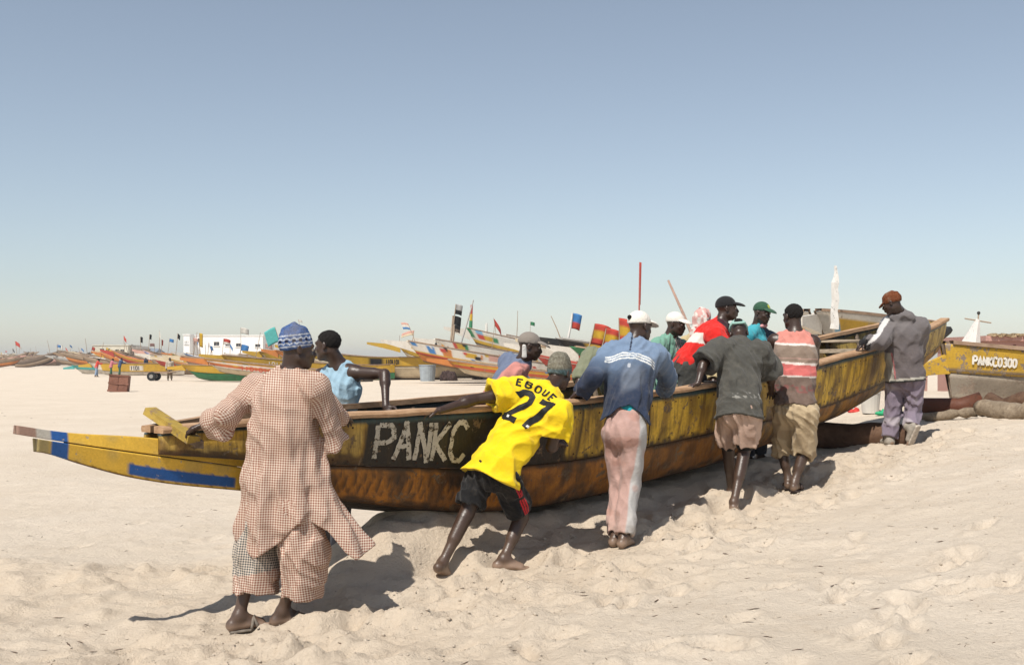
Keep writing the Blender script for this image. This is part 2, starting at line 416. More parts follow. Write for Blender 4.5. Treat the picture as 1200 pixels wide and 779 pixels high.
def b_c(s): t = (np.asarray(s, float) - 2.6) / 5.8; return .05 + .43 * np.maximum(0, 1 - np.abs(t) ** 2.2)
def b_seam(s): return .62 * b_b(s) + .38 * b_c(s) + .015
BO = BC + V3(0, 0, .5)
def bp(s, p, z):                              # boat coordinates to boat-local metres (origin at BO)
    s = np.asarray(s, float); p = np.asarray(p, float); z = np.asarray(z, float)
    return BU * s[..., None] + BV * p[..., None] + np.array([0, 0, 1.]) * (z[..., None] - .5)
SS = np.arange(-3.15, 7.9, .024)
def strip(rows_p, rows_z, S=SS, thick=.035, side=1, colfn=None):
    """a plank that follows the hull: rows across, S along; closed with an inner face"""
    R = len(rows_p); out = np.stack([bp(S, side * rows_p[i], rows_z[i]) for i in range(R)], 0)
    inn = np.stack([bp(S, side * (rows_p[i] - thick), rows_z[i]) for i in range(R)], 0)
    V = np.concatenate([out.reshape(-1, 3), inn.reshape(-1, 3)]); n = len(S); q = []
    a = np.arange(R * n).reshape(R, n); b = a + R * n
    def quad(A, B, C, D, fl): q.append(np.stack([A, B, C, D] if not fl else [D, C, B, A], -1).reshape(-1, 4))
    f = side < 0
    quad(a[:-1, :-1], a[1:, :-1], a[1:, 1:], a[:-1, 1:], f); quad(b[:-1, :-1], b[:-1, 1:], b[1:, 1:], b[1:, :-1], f)
    quad(a[0, :-1], a[0, 1:], b[0, 1:], b[0, :-1], f); quad(a[-1, :-1], b[-1, :-1], b[-1, 1:], a[-1, 1:], f)
    quad(a[:-1, 0], b[:-1, 0], b[1:, 0], a[1:, 0], f); quad(a[:-1, -1], a[1:, -1], b[1:, -1], b[:-1, -1], f)
    cols = None
    if colfn is not None:
        fr = np.repeat(np.linspace(0, 1, R), n); sg = np.tile(S, R); c = colfn(sg, fr); cols = np.concatenate([c, c * .8])
    return V, np.concatenate(q), cols
def rows(p0, z0, p1, z1, R, bulge=.0):
    t = np.linspace(0, 1, R)
    return [p0 + (p1 - p0) * k + bulge * 4 * k * (1 - k) for k in t], [z0 + (z1 - z0) * k for k in t]
YEL = np.array([.78, .48, .05]); ORA = np.array([.50, .20, .025]); BLK = np.array([.016, .014, .012]); TEA = np.array([.035, .07, .075])
GOL = np.array([.78, .51, .06]); BRN = np.array([.12, .055, .02]); BLU = np.array([.03, .12, .38]); WHT = np.array([.62, .58, .50]); PALE = np.array([.45, .36, .16])
def blend(c, m, col): return c * (1 - m[:, None]) + col * m[:, None]
def col_upper(s, f):
    wob = .03 * np.sin(s * 31) + .02 * np.sin(s * 77 + 1)
    c = np.tile(GOL, (len(s), 1))
    c = blend(c, np.clip(vn(s, f * .5, .8, 21) * 1.6, 0, .7), YEL)
    c = blend(c, sstep(-.28, -.42, s) * 1., YEL * .85)
    blk = sstep(-1.86, -1.84, s + wob * .4) * sstep(.12, -.02, s + wob * 3)
    c = blend(c, (s < -1.86) * np.clip(vn(s, f, .3, 22) + .5, 0, 1) * .7, PALE)
    c = blend(c, blk, BLK)
    c = blend(c, sstep(.72, .80, f + wob) * (s < -1.84) * .9, BRN * .5)
    c = blend(c, sstep(.90, .97, f + wob) * .95, BLK * 1.6)
    c = blend(c, sstep(5.2, 6.2, s) * .55, PALE)
    c = blend(c, np.clip(vn(s, f * .45, .30, 29) * 3 - .35, 0, .75) * (1 - blk), BRN * .7)
    st = np.clip(vn(s, f * .08, .05, 23) * 2.4 + .12 * f, 0, .65); c = blend(c, st * (1 - blk), BRN)
    return blend(c, sstep(.13, .11, f + wob * .3), TEA)
def col_lower(s, f):
    wob = .05 * np.sin(s * 13) + .03 * np.sin(s * 41 + 1)
    c = np.tile(ORA, (len(s), 1)); c = blend(c, sstep(0, 1.5, s) * .55, BRN)
    c = blend(c, sstep(1, 4, s) * np.clip(vn(s, f, .6, 25) + .45, 0, 1) * .6, GOL)
    c = blend(c, sstep(.2, .8, np.sin(s * 95 + f * 5)) * sstep(.15, .25, f) * sstep(.80, .7, f) * sstep(-2.4, -2.2, s) * sstep(-.1, -.6, s) * .75, BLK * 1.8)
    c = blend(c, sstep(-2.1, -2.4, s + wob), YEL * .9)
    c = blend(c, sstep(.14, .05, f + wob * .4) * .9, BLK)
    c = blend(c, np.clip(vn(s, f * .12, .06, 26) * 2.4, 0, .7), BRN * .6)
    c = blend(c, sstep(.80, .92, f + wob) * .85, BLK * 1.3)
    c = blend(c, np.clip(vn(s, f * .3, .16, 28) * 3 - .25, 0, .8), BLK * 1.5)
    return blend(c, np.clip(vn(s, f, .35, 27) * 2 - .15, 0, .8) * sstep(.55, .9, f), ORA * .8)
def m_hull():
    t = NT('boat_paint'); co = t.coord(); base = t.attr('Col')
    n1 = t.noise(7, 8, .7, co, .4); n2 = t.noise(34, 6, .7, co); n3 = t.noise(2.6, 6, .62, co, .6)
    rot = t.new('ShaderNodeMapping'); t.l.new(co, rot.inputs[0]); rot.inputs['Rotation'].default_value = (0, 0, -math.atan2(BU[1], BU[0])); rot.inputs['Scale'].default_value = (16, 3, 1.2)
    st = t.noise(3, 6, .65, rot.outputs[0])
    c = t.mix(t.ramp(n2, .32, .7), t.mix(1, base, (.72, .68, .64), 'MULTIPLY'), base)
    c = t.mix(t.math('MULTIPLY', t.ramp(st, .50, .66), .55), c, (.045, .028, .014))
    chip = t.ramp(t.math('ADD', t.math('MULTIPLY', n1, .7), t.math('MULTIPLY', n2, .3)), .435, .405)
    c = t.mix(chip, c, t.mix(n2, (.05, .032, .018), (.30, .20, .11)))
    c = t.mix(t.math('MULTIPLY', t.ramp(n3, .53, .66), .55), c, (.035, .022, .010))
    t.bump(t.math('ADD', t.math('MULTIPLY', chip, -.7), t.math('ADD', n2, t.math('MULTIPLY', st, 1.1))), .6, .010)
    return t.done(c, t.ramp(n1, .3, .7, .34, .62), .4)
M_HULL = m_hull()
M_RAIL = m_wood('worn_rail_wood', (.30, .17, .09), (.50, .33, .20), 5, (2.5, 2.5, 8))
M_DARKWOOD = m_wood('old_grey_wood', (.10, .075, .055), (.26, .20, .15), 5, (3, 3, 8))
M_INNER = m_wood('bleached_plank_wood', (.22, .17, .12), (.42, .34, .25), 5, (3, 3, 8))
boat = empty('pirogue', BO)
tag(boat, 'long wooden pirogue painted gold and black, lettered PANKC, with the crowd of men along it', 'boat')
for sd in (1, -1):
    rp, rz = rows(b_b(SS), b_zg(SS), b_seam(SS), b_zs(SS), 15, .012); V, q, c = strip(rp, rz, SS, .034, sd, col_upper)
    up = obj('upper_strake', mesh_data('upper_strake', V, q, True, c), M_HULL, boat)
    if sd == 1: UPV, UPQ = V, q
    rp, rz = rows(b_seam(SS) - .022, b_zs(SS) - .004, b_c(SS), b_zb(SS), 15, .035)
    if sd == 1:                                # adze marks cut across the lower plank
        for i in range(15): rp[i] = rp[i] + (.009 * np.sign(np.sin(SS * 95 + i * .35)) * sstep(-2.4, -2.2, SS) * sstep(-.1, -.6, SS) if 2 < i < 11 else 0)
    k0 = SS > -2.60; V, q, c = strip([a[k0] for a in rp], [a[k0] for a in rz], SS[k0], .034, sd, col_lower)
    obj('lower_strake', mesh_data('lower_strake', V, q, True, c), M_HULL, boat)
    # cap rail: a flat board lying on the edge, worn uneven
    S2 = SS[::2]; w1 = b_b(S2) + .034 + .006 * vn(S2, S2 * 0, .3, 31); zt = b_zg(S2) + .045 + .010 * vn(S2, S2 * 0, .22, 32)
    P4 = [bp(S2, sd * (w1 - .115), zt), bp(S2, sd * w1, zt - .004), bp(S2, sd * (w1 + .006), zt - .022), bp(S2, sd * w1, zt - .043), bp(S2, sd * (w1 - .115), zt - .043)]
    n = len(S2); V = np.concatenate(P4); q = []
    for k in range(5):
        a = np.arange(n - 1) + k * n; b = np.arange(n - 1) + ((k + 1) % 5) * n
        q.append(np.stack([a, b, b + 1, a + 1] if sd < 0 else [a + 1, b + 1, b, a], -1))
    rl = obj('gunwale_rail', mesh_data('gunwale_rail', V, [tuple(r) for r in np.concatenate(q)] + [tuple(k * n for k in range(5)), tuple(k * n + n - 1 for k in range(5))], False), M_RAIL, boat)
# bottom
S2 = SS[SS > -2.45][::3]; cc = b_c(S2); zb = b_zb(S2) - .003
V = np.concatenate([bp(S2, cc * k, zb - .05 * (1 - abs(k))) for k in (-1, -.5, 0, .5, 1)] + [bp(S2, cc * k * .97, zb + .04 - .05 * (1 - abs(k))) for k in (1, 0, -1)])
n = len(S2); q = []
for k in range(8):
    a = np.arange(n - 1) + k * n; b = np.arange(n - 1) + ((k + 1) % 8) * n; q.append(np.stack([a, b, b + 1, a + 1], -1))
obj('bottom_plank', mesh_data('bottom_plank', V, [tuple(r) for r in np.concatenate(q)] + [tuple(k * n for k in range(8)), tuple(k * n + n - 1 for k in range(8))], True), m_plain('tarred_bottom', (.030, .022, .016), .8, .5, 6, .4), boat)
# ribs and thwarts inside
for s_ in np.arange(-2.4, 7.4, .62):
    m = MB()
    for sd in (1, -1):
        m.tube([bp(np.array(s_), np.array(sd * (b_b(s_) - .06)), np.array(b_zg(s_) - .03)), bp(np.array(s_), np.array(sd * (b_seam(s_) - .075)), np.array(b_zs(s_))), bp(np.array(s_), np.array(sd * (b_c(s_) - .05)), np.array(b_zb(s_) + .06)), bp(np.array(s_), np.array(0.), np.array(b_zb(s_) + .03))], .025, 5)
    m.build('rib', M_DARKWOOD, boat)
for s_, dz, w in ((-2.2, .10, .2), (-.9, .16, .2), (.95, .10, .22), (2.9, .12, .22), (4.55, .05, .26), (5.4, .04, .2), (6.3, .04, .3)):
    bb = float(b_b(s_)) - .045; m = MB()
    m.box(bp(np.array(s_), np.array(0.), np.array(b_zg(s_) - dz)), (w, 2 * bb, .04), (BU, BV, (0, 0, 1)), .006)
    m.build('thwart', M_INNER, boat)
# end boards
def board(name, p0, p1, w, th, mat, side=None):
    d = nrm(p1 - p0); sdv = nrm(np.cross(d, (0, 0, 1))) if side is None else nrm(side); upv = np.cross(sdv, d)
    return MB().box((p0 + p1) / 2, (np.linalg.norm(p1 - p0), w, th), (d, sdv, upv), .004).build(name, mat, boat)
M_YPLANK = m_paint('yellow_end_paint', (.42, .29, .06), (.24, .16, .09), .46, 14, .4)
A_ = lambda px, py, Y: at(px, py, Y) - BO
board('stern_board', A_(227, 515, 6.66), A_(176, 481, 6.98), .085, .045, M_YPLANK, BU)
board('stern_board', A_(234, 521, 6.70), A_(181, 485, 7.0), .05, .045, M_DARKWOOD, BU)
tr = MB(); e = [bp(np.array(7.9), np.array(p), np.array(z)) for p, z in ((-.215, 2.09), (.215, 2.09), (.05, 1.63), (-.05, 1.63))]
tr.add(e + [x - BU * .04 for x in e], [(0, 1, 2, 3), (7, 6, 5, 4), (0, 4, 5, 1), (1, 5, 6, 2), (2, 6, 7, 3), (3, 7, 4, 0)]); tr.build('bow_transom', M_YPLANK, boat)
# stern spur of two planks
def col_spur(up):
    def fn(s, f):
        wob = .012 * np.sin(s * 60) + .01 * np.sin(s * 133 + 2)
        c = np.tile(YEL * 1.05 + .02, (len(s), 1)); c = blend(c, np.clip(vn(s, f * .2, .1, 41) * 1.4, 0, .35), PALE)
        if up:
            c = blend(c, sstep(-3.80, -3.81, s + wob), WHT * .8); c = blend(c, sstep(-3.86, -3.87, s + wob), np.array([.33, .21, .16]))
        else: 
            m = sstep(-3.34, -3.33, s) * sstep(-2.62, -2.64, s) * sstep(.42, .46, f + wob) * sstep(.93, .9, f); c = blend(c, m, BLU)
            c = blend(c, sstep(-3.78, -3.81, s), PALE * .9); c = blend(c, sstep(.92, .97, f + wob), BRN)
        return blend(c, sstep(-3.815, -3.805, s + wob) * sstep(-3.69, -3.70, s + wob), BLU)
    return fn
zt_ = spl([-3.98, -3.72, -3.27, -2.9, -2.3], [1.222, 1.172, 1.122, 1.075, .98]); zm_ = spl([-3.98, -3.85, -2.68, -2.3], [1.168, 1.140, .912, .84]); zl_ = spl([-3.9, -3.82, -3.6, -3.33, -2.56, -2.3], [1.07, 1.055, .975, .885, .735, .69])
S3 = np.arange(-3.98, -2.3, .014); hw = .035 + .10 * sstep(-3.9, -2.3, S3)
for up in (True, False):
    S_ = S3 if up else S3[S3 > -3.87]; h_ = hw[-len(S_):]
    if up: P_, Z_ = rows(h_ - .012, zt_(S_), h_ * 1.0, zm_(S_) + .004, 15)
    else: P_, Z_ = rows(h_ * 1.0 + .006, zm_(S_) - .003, h_ * .8, zl_(S_), 15)
    for sd in (1, -1):
        V, q, c = strip(P_, Z_, S_, float(.034), sd, col_spur(up)); obj('spur_plank', mesh_data('spur_plank', V, q, True, c), m_paint('spur_paint', None, (.40, .33, .24), .40, 16, .18, rough=.5), boat)
MB().box(bp(np.array(-3.1), np.array(0.), np.array(1.02)), (1.2, .05, .10), (nrm(BU + V3(0, 0, -.13)), BV, nrm(np.cross(nrm(BU + V3(0, 0, -.13)), BV) * -1))).build('spur_core', M_DARKWOOD, boat)
# bow spur
V0 = bp(np.array(7.6), np.array(0.), np.array(1.70)); V1 = bp(np.array(8.75), np.array(0.), np.array(2.0))
MB().tube([V0, (V0 + V1) / 2, V1], [.12, .10, .055], 6).build('bow_spur', m_plain('tarred_wood', (.03, .027, .024), .6, .5, 9, .5), boat)

# ------------------------------------------------------------------ painted lettering, laid onto a surface
GL = {'P': [[(0, 0), (0, 1)], [(0, 1), (.5, 1), (.7, .88), (.7, .62), (.5, .5), (.05, .5)]], 'A': [[(0, 0), (.35, 1), (.7, 0)], [(.14, .36), (.56, .36)]],
      'N': [[(0, 0), (0, 1), (.7, 0), (.7, 1)]], 'K': [[(0, 0), (0, 1)], [(.7, 1), (.06, .48), (.7, 0)]],
      'C': [[(.7, .82), (.55, 1), (.2, 1), (0, .78), (0, .22), (.2, 0), (.55, 0), (.7, .18)]], 'E': [[(.65, 1), (0, 1), (0, 0), (.65, 0)], [(.03, .52), (.5, .52)]],
      'B': [[(0, 0), (0, 1), (.45, 1), (.6, .88), (.6, .66), (.45, .53), (.05, .53)], [(.45, .53), (.68, .4), (.68, .15), (.5, 0), (0, 0)]],
      'O': [[(.35, 1), (.1, .9), (0, .65), (0, .35), (.1, .1), (.35, 0), (.6, .1), (.7, .35), (.7, .65), (.6, .9), (.36, 1)]],
      'U': [[(0, 1), (0, .3), (.1, .08), (.35, 0), (.6, .08), (.7, .3), (.7, 1)]], '2': [[(.02, .74), (.1, .93), (.35, 1), (.6, .92), (.68, .72), (.55, .5), (.2, .2), (.04, .04), (.72, .04)]],
      '7': [[(0, .96), (.7, .96), (.5, .62), (.3, .3), (.22, 0)]], '3': [[(.05, .9), (.3, 1), (.6, .9), (.6, .65), (.3, .52)], [(.3, .52), (.65, .4), (.65, .12), (.3, 0), (.02, .1)]],
      '0': [[(.35, 1), (.1, .88), (0, .6), (0, .4), (.1, .12), (.35, 0), (.6, .12), (.7, .4), (.7, .6), (.6, .88), (.36, 1)]],
      'R': [[(0, 0), (0, 1)], [(0, 1), (.5, 1), (.7, .85), (.7, .65), (.5, .5), (.05, .5)], [(.3, .5), (.7, 0)]], 'S': [[(.68, .85), (.4, 1), (.1, .9), (.05, .68), (.35, .52), (.65, .35), (.62, .1), (.3, 0), (.02, .14)]],
      'I': [[(.3, 0), (.3, 1)]], 'D': [[(0, 0), (0, 1), (.4, 1), (.68, .75), (.68, .25), (.4, 0), (0, 0)]], '5': [[(.62, 1), (.1, 1), (.06, .56), (.4, .6), (.66, .4), (.6, .1), (.3, 0), (.02, .1)]], '4': [[(.5, 0), (.5, 1), (0, .3), (.7, .3)]],
      'T': [[(0, 1), (.7, 1)], [(.35, 1), (.35, 0)]], 'M': [[(0, 0), (.05, 1), (.35, .4), (.65, 1), (.7, 0)]], '1': [[(.2, .8), (.4, 1), (.4, 0)]], 'G': [[(.68, .82), (.5, 1), (.2, 1), (0, .75), (0, .25), (.2, 0), (.6, 0), (.68, .4), (.4, .4)]]}
def split_sharp(glyphs):
    out = []
    for pts, w in glyphs:
        cur = [np.array(pts[0], float)]
        for i in range(1, len(pts)):
            cur.append(np.array(pts[i], float))
            if i < len(pts) - 1:
                d0 = nrm(cur[-1] - cur[-2]); d1 = nrm(np.array(pts[i + 1], float) - cur[-1])
                if np.dot(d0, d1) < .55:
                    cur[-1] = cur[-1] + d0 * w * .45; out.append((cur, w)); cur = [np.array(pts[i], float) - d1 * w * .45]
        out.append((cur, w))
    return out
def ribbon(pts, width, step):
    P = [np.array(pts[0], float)]
    for a, b in zip(pts[:-1], pts[1:]):
        a = np.array(a, float); b = np.array(b, float); n = max(1, int(np.linalg.norm(b - a) / step))
        P += [a + (b - a) * (i + 1) / n for i in range(n)]
    P = np.array(P); T = np.gradient(P, axis=0); T /= np.linalg.norm(T, axis=1)[:, None] + 1e-9; N = np.stack([-T[:, 1], T[:, 0]], 1)
    return P, N * width / 2
def letter_mesh(glyphs, proj, step=.012, rough=0., across=3):
    """glyphs: list of (polyline in plane metres, stroke width); proj maps plane points to the surface with a lift"""
    V = []; Fc = []
    for gi, (pts, wd) in enumerate(split_sharp(glyphs)):
        P, N = ribbon(pts, wd, step)
        jit = (1 + rough * NR.normal(0, 1, len(P)))[:, None] if rough else 1
        L = [P + N * jit * k for k in np.linspace(-1, 1, across)]
        base = len(V); n = len(P)
        for row in L: V += list(proj(row, .0025 + .0007 * (gi % 5)))
        for r in range(across - 1):
            for i in range(n - 1): Fc.append((base + r * n + i, base + r * n + i + 1, base + (r + 1) * n + i + 1, base + (r + 1) * n + i))
    return np.array(V), Fc
def glyph_run(text, x0, y0, h, adv, w, slant=0, aspect=.8, jit=0, yfn=None):
    out = []
    for i, ch in enumerate(text):
        dx, dy = (RNG.gauss(0, jit), RNG.gauss(0, jit))
        for st in GL.get(ch, []):
            pl = [(x0 + i * adv + (a * aspect + slant * b) * h + dx, y0 + b * h + dy) for a, b in st]
            if yfn: pl = [yfn(p) for p in pl]
            out.append((pl, w))
    return out
def proj_hull(row, lift):
    s = row[:, 0]; f = row[:, 1]                # s along, f fraction from rail (0) to seam (1)
    p = b_b(s) + (b_seam(s) - b_b(s)) * f + .012 * 4 * f * (1 - f) + lift; z = b_zg(s) + (b_zs(s) - b_zg(s)) * f
    return bp(s, p, z)
gl = []
for ch, s0, s1 in (('P', -1.755, -1.63), ('A', -1.595, -1.475), ('N', -1.435, -1.335), ('K', -1.295, -1.18), ('C', -1.145, -1.02)):
    for st in GL[ch]: gl.append(([(s0 + a / .7 * (s1 - s0) + RNG.gauss(0, .004), .86 - .70 * b + RNG.gauss(0, .012)) for a, b in st], .036))
_lr = []
for pts, w in split_sharp([([(a, b * .36) for a, b in p_], w_) for p_, w_ in gl]):                              # the fraction axis is about .36 m tall: keep strokes even
    P, N = ribbon(pts, w, .012); L = [P + N * k * (1 + .10 * NR.normal(0, 1, len(P)))[:, None] for k in (-1, 0, 1)]; _lr.append([np.stack([r[:, 0], r[:, 1] / .36], 1) for r in L])
V = []; Fc = []
for gi, L in enumerate(_lr):
    n = len(L[0]); base = len(V)
    for r in L: V += list(proj_hull(r, .003 + .0006 * gi))
    for r in range(2): Fc += [(base + r * n + i, base + (r + 1) * n + i, base + (r + 1) * n + i + 1, base + r * n + i + 1) for i in range(n - 1)]
obj('lettering', mesh_data('lettering', V, Fc, False), m_paint('letter_white', (.60, .56, .47), (.05, .035, .02), .47, 26, .3), boat)

for s_ in (1.86, 6.6):                          # grey metal straps lapped over the rail
    w = float(b_b(s_)); m = MB(); m.box(bp(np.array(s_), np.array(w - .02), np.array(b_zg(s_) + .052)), (.09, .15, .008), (BU, BV, (0, 0, 1))); m.box(bp(np.array(s_), np.array(w + .046), np.array(b_zg(s_) - .02)), (.09, .008, .15), (BU, BV, (0, 0, 1))); m.build('metal_strap', m_plain('dull_metal', (.20, .19, .175), .5, .4, 20), boat)
# scarf joints in the upper plank, and nail heads along it
for s0_ in (.92, 3.55, 5.9):
    V = np.concatenate([proj_hull(np.stack([s0_ + .10 * t_ + k_ * .006, t_], 1), .0015) for k_ in (-1, 1) for t_ in (np.linspace(.13, .98, 12),)]); obj('plank_joint', mesh_data('plank_joint', V, [(i, i + 1, 13 + i, 12 + i) for i in range(11)], False), m_plain('hole_dark', (.012, .009, .006), .9), boat)
m = MB()
for k_, s_ in enumerate(np.arange(-2.6, 7.6, .17)):
    for f_ in (.17, .90):
        c_ = proj_hull(np.array([[s_ + .03 * math.sin(k_ * 2.7), f_ + .02 * math.sin(k_ * 1.9)]]), .0)[0]; m.tube([c_ - BV * .004, c_ + BV * .004], [.009, .007], 6)
o_ = m.build('nail_heads', m_plain('rusty_nail', (.06, .03, .018), .7), boat); o_['kind'] = 'stuff'
# rollers under the hull
def roller(c, d, L, r, label, mat, end=None):
    d = nrm(d); o = empty('log_roller', c)
    pts = [d * (t - .5) * L + V3(0, 0, .012 * math.sin(t * 9)) for t in np.linspace(0, 1, 9)]
    MB().tube(pts, [r * (1 + .06 * math.sin(i * 2.3)) for i in range(9)], 18).build('bark', mat, o, smooth=True)
    MB().tube([pts[-1] + d * .002, pts[-1] + d * .006], [r * .97, r * .94], 18).build('cut_end', m_wood('log_end', (.20, .16, .12), (.42, .36, .29), 14, (1, 1, 1)), o)
    MB().tube([pts[-1] + d * .005, pts[-1] + d * .009], [r * .2, r * .17], 10).build('heart_hole', m_plain('hole_dark', (.01, .008, .006), .9), o)
    return tag(o, label, 'log')
def _rc(s, p, r): c = BC + BU * s + BV * p; return V3(c[0], c[1], g_smooth(c[0], c[1]) + r * .93)
M_LOG = m_wood('brown_log', (.085, .045, .028), (.16, .095, .06), 7, (2, 2, 2))
roller(_rc(5.25, .12, .15), BV + BU * .12, 1.75, .15, 'thick brown log roller with a holed end under the raised bow', M_LOG)
# ------------------------------------------------------------------ people
def frame(f, u):
    f = nrm(f); u = nrm(np.asarray(u, float) - f * np.dot(f, u)); r = np.cross(f, u); return r, f, u       # right, forward, up
def m_skin():
    t = NT('dark_skin'); co = t.coord(); n = t.noise(14, 5, .6, co); n2 = t.noise(90, 4, .6, co)
    c = t.mix(t.ramp(n, .3, .7), t.mix(1, t.attr('Col'), (.72, .70, .70), 'MULTIPLY'), t.attr('Col'))
    t.bump(t.math('ADD', n2, t.math('MULTIPLY', n, .6)), .25, .006)
    return t.done(c, t.ramp(n2, .3, .7, .30, .50), .5)
M_SKIN = m_skin(); M_HAIR = m_plain('black_hair', (.010, .008, .007), .85, .4, 160, .6); M_EYE = m_plain('eye_white', (.45, .40, .34), .3, .1)
M_CLOTH = m_cloth('worn_cloth'); M_DUSTY = m_cloth('dusty_cloth', dust=.42); M_KNIT = None
def m_knit(name, col, rib=55):
    if name in MATS: return MATS[name]
    t = NT(name); co = t.coord(); n = t.noise(rib, 3, .5, co); n2 = t.noise(7, 5, .6, co)
    base = t.attr('Col') if col is None else col
    c = t.mix(t.ramp(n, .35, .65), t.mix(1, base, (.55, .52, .5), 'MULTIPLY'), base); c = t.mix(t.math('MULTIPLY', t.ramp(n2, .5, .7), .3), c, (.3, .26, .2))
    t.bump(n, .7, .008); MATS[name] = t.done(c, .95, .1); return MATS[name]
def m_check():
    t = NT('checked_cloth'); uv = t.attr('cloth', 'Vector'); sp = t.new('ShaderNodeSeparateXYZ'); t.l.new(uv, sp.inputs[0])
    P_ = .0142
    def band(o): return t.ramp(t.math('PINGPONG', t.math('DIVIDE', o, P_), .5), .17, .27)
    a, b = band(sp.outputs[0]), band(sp.outputs[1]); n = t.noise(6, 5, .6, t.coord())
    white = t.mix(t.ramp(n, .3, .7), (.56, .47, .38), (.64, .56, .47))
    f = t.math('ADD', t.math('MULTIPLY', a, .5), t.math('MULTIPLY', b, .5)); c = t.mix(f, white, t.attr('Col'))
    t.bump(t.noise(16, 4, .6, t.coord(), 1.0), .3, .012)
    return t.done(c, .92, .1)
M_CHECK = m_check()
def attach(name, VQ, mat, root, colfn=None, uvfn=None):
    V, Q = VQ; base = np.array(root.location)
    c = None if colfn is None else (colfn(V) if callable(colfn) else np.tile(np.array(colfn, float), (len(V), 1)))
    return obj(name, mesh_data(name, V - base, Q, True, c, None if uvfn is None else uvfn(V, Q)), mat, root)
SKIN = np.array([.050, .027, .018])
class Person:
    def __init__(s, label, h=.008, skin=SKIN, group=None, **J):
        s.h = h; s.J = {}; s.opt = J.pop('opt', {})
        for k, v in J.items(): s.J[k] = at(*v) if (len(v) == 3 and v[0] > 20) else np.array(v, float)
        j = s.J
        for sd in 'LR':                        # feet stand on the sand unless told otherwise
            if 'an' + sd in j and not s.opt.get('free' + sd): a = j['an' + sd]; a[2] = max(gz(a[0], a[1]), g_smooth(a[0], a[1]) - .02) + (.100 if s.opt.get('shod') else .080)
        s.shax = nrm(j['shR'] - j['shL']); s.up = nrm(j['neck'] - j['pel']); s.fw = nrm(np.cross(s.up, s.shax)); s.lat = np.cross(s.fw, s.up) * 1
        if np.dot(s.lat, s.shax) < 0: s.lat = -s.lat
        s.hipw = nrm(j['hipR'] - j['hipL'])
        b = s.opt.get('base')
        if b is None: b = (j['anL'] + j['anR']) / 2; b = V3(b[0], b[1], g_smooth(b[0], b[1]))
        s.base = np.array(b)
        S = s.body(); V, Q = S.mesh(h)
        gzv = ground0(V[:, 0], V[:, 1]); c = np.tile(np.asarray(skin, float), (len(V), 1))
        dustf = np.clip(sstep(.075, .02, V[:, 2] - gzv) * .8 + sstep(.45, .05, V[:, 2] - gzv) * .16, 0, .8) if not s.opt.get('nodust') else np.zeros(len(V))
        c = blend(c, dustf, np.array([.36, .25, .18]))
        me = mesh_data('person', V - s.base, Q, True, c)
        s.o = tag(obj('person', me, M_SKIN, None, s.base), label, 'person', group)
        r, f, u = s.hfr
        if not s.opt.get('noeyes'):
            for sx in (-1, 1):
                e = s.hc + r * sx * .030 + f * .0805 + u * .005
                MBs(e - s.base, .0125).build('eye', M_EYE, s.o, smooth=True)
    def body(s):
        j = s.J; S = SDF(); sh = s.shax
        pel, neck = j['pel'], j['neck']; waist = lerp(pel, neck, .34) ; chest = lerp(pel, neck, .70); up = lerp(pel, neck, .93)
        if 'bend' in j: waist = waist + j['bend']
        g = s.opt.get('girth', 1.)
        S.cone(pel - s.up * .03, waist, (.150 * g, .105 * g), (.128 * g, .092 * g), s.hipw, .03).cone(waist, chest, (.128 * g, .092 * g), (.158 * g, .112 * g), sh, .04).cone(chest, up, (.158 * g, .110 * g), (.125 * g, .075 * g), sh, .04)
        for sd in 'LR':
            a, e, w = j['sh' + sd], j['el' + sd], j['wr' + sd]
            S.cone(neck, a, .058, .052, None, .05).cone(chest, a, .09, .055, None, .05)
            S.cone(a, e, .055, .037, None, .03).cone(e, w, .039, .0255, None, .012).cone(lerp(a, e, .30) + s.fw * .008, lerp(a, e, .62) + s.fw * .010, .046, .044, None, .02)
            m = lerp(e, w, .26); S.cone(lerp(e, w, .08), m, .038, .0425, None, .02); S.cone(e - nrm(w - e) * .006, e, .034, .036, None, .008)
            s.hand(S, sd, w, e)
            if 'an' + sd in j:
                hp, k, an = j['hip' + sd], j['kn' + sd], j['an' + sd]
                S.cone(hp, k, .083 * g, .054, None, .03).cone(k, an, .050, .033, None, .02); S.cone(lerp(k, an, .12) - s.fw * .012, lerp(k, an, .5) - s.fw * .008, .046, .040, None, .03)
                s.foot(S, sd, an)
        s.head(S); return S
    def hand(s, S, sd, w, e):
        j = s.J; fa = nrm(w - e); f = j.get('hd' + sd); f = nrm(fa + V3(0, .15, -.0)) if f is None else nrm(f)
        n = nrm(j['pn' + sd]) if 'pn' + sd in j else V3(0, 0, -1); n = nrm(n - f * np.dot(n, f)); x = np.cross(f, n) * (1 if sd == 'L' else -1)   # x points to the thumb side
        k = w + f * .082
        S.cone(w, k, (.030, .020), (.041, .016), x, .014)
        for i, (o, l) in enumerate(((.030, .070), (.010, .080), (-.011, .074), (-.031, .058))):
            a = w + f * .078 + x * o; c1 = s.opt.get('curl' + sd, .5); b = a + nrm(f + n * c1 + x * o * 2.2) * l * .55; c = b + nrm(f + n * c1 * 3.0) * l * .5
            S.cone(a, b, .0098, .0088, None, .004, pad=.04).cone(b, c, .0088, .0076, None, .006, pad=.04)
        t0 = w + f * .022 + x * .026; t1 = t0 + nrm(f * .7 + x * .8 + n * .3) * .042; t2 = t1 + nrm(f + x * .25 + n * .5) * .034
        S.cone(t0, t1, .015, .0115, None, .008, pad=.05).cone(t1, t2, .0115, .009, None, .006, pad=.05)
    def footfr(s, sd):
        f = s.J.get('fd' + sd); f = nrm(s.fw * (1, 1, 0)) if f is None else nrm(f)
        x = nrm(np.cross(f, (0, 0, 1))); u = np.cross(x, f); return x, f, u
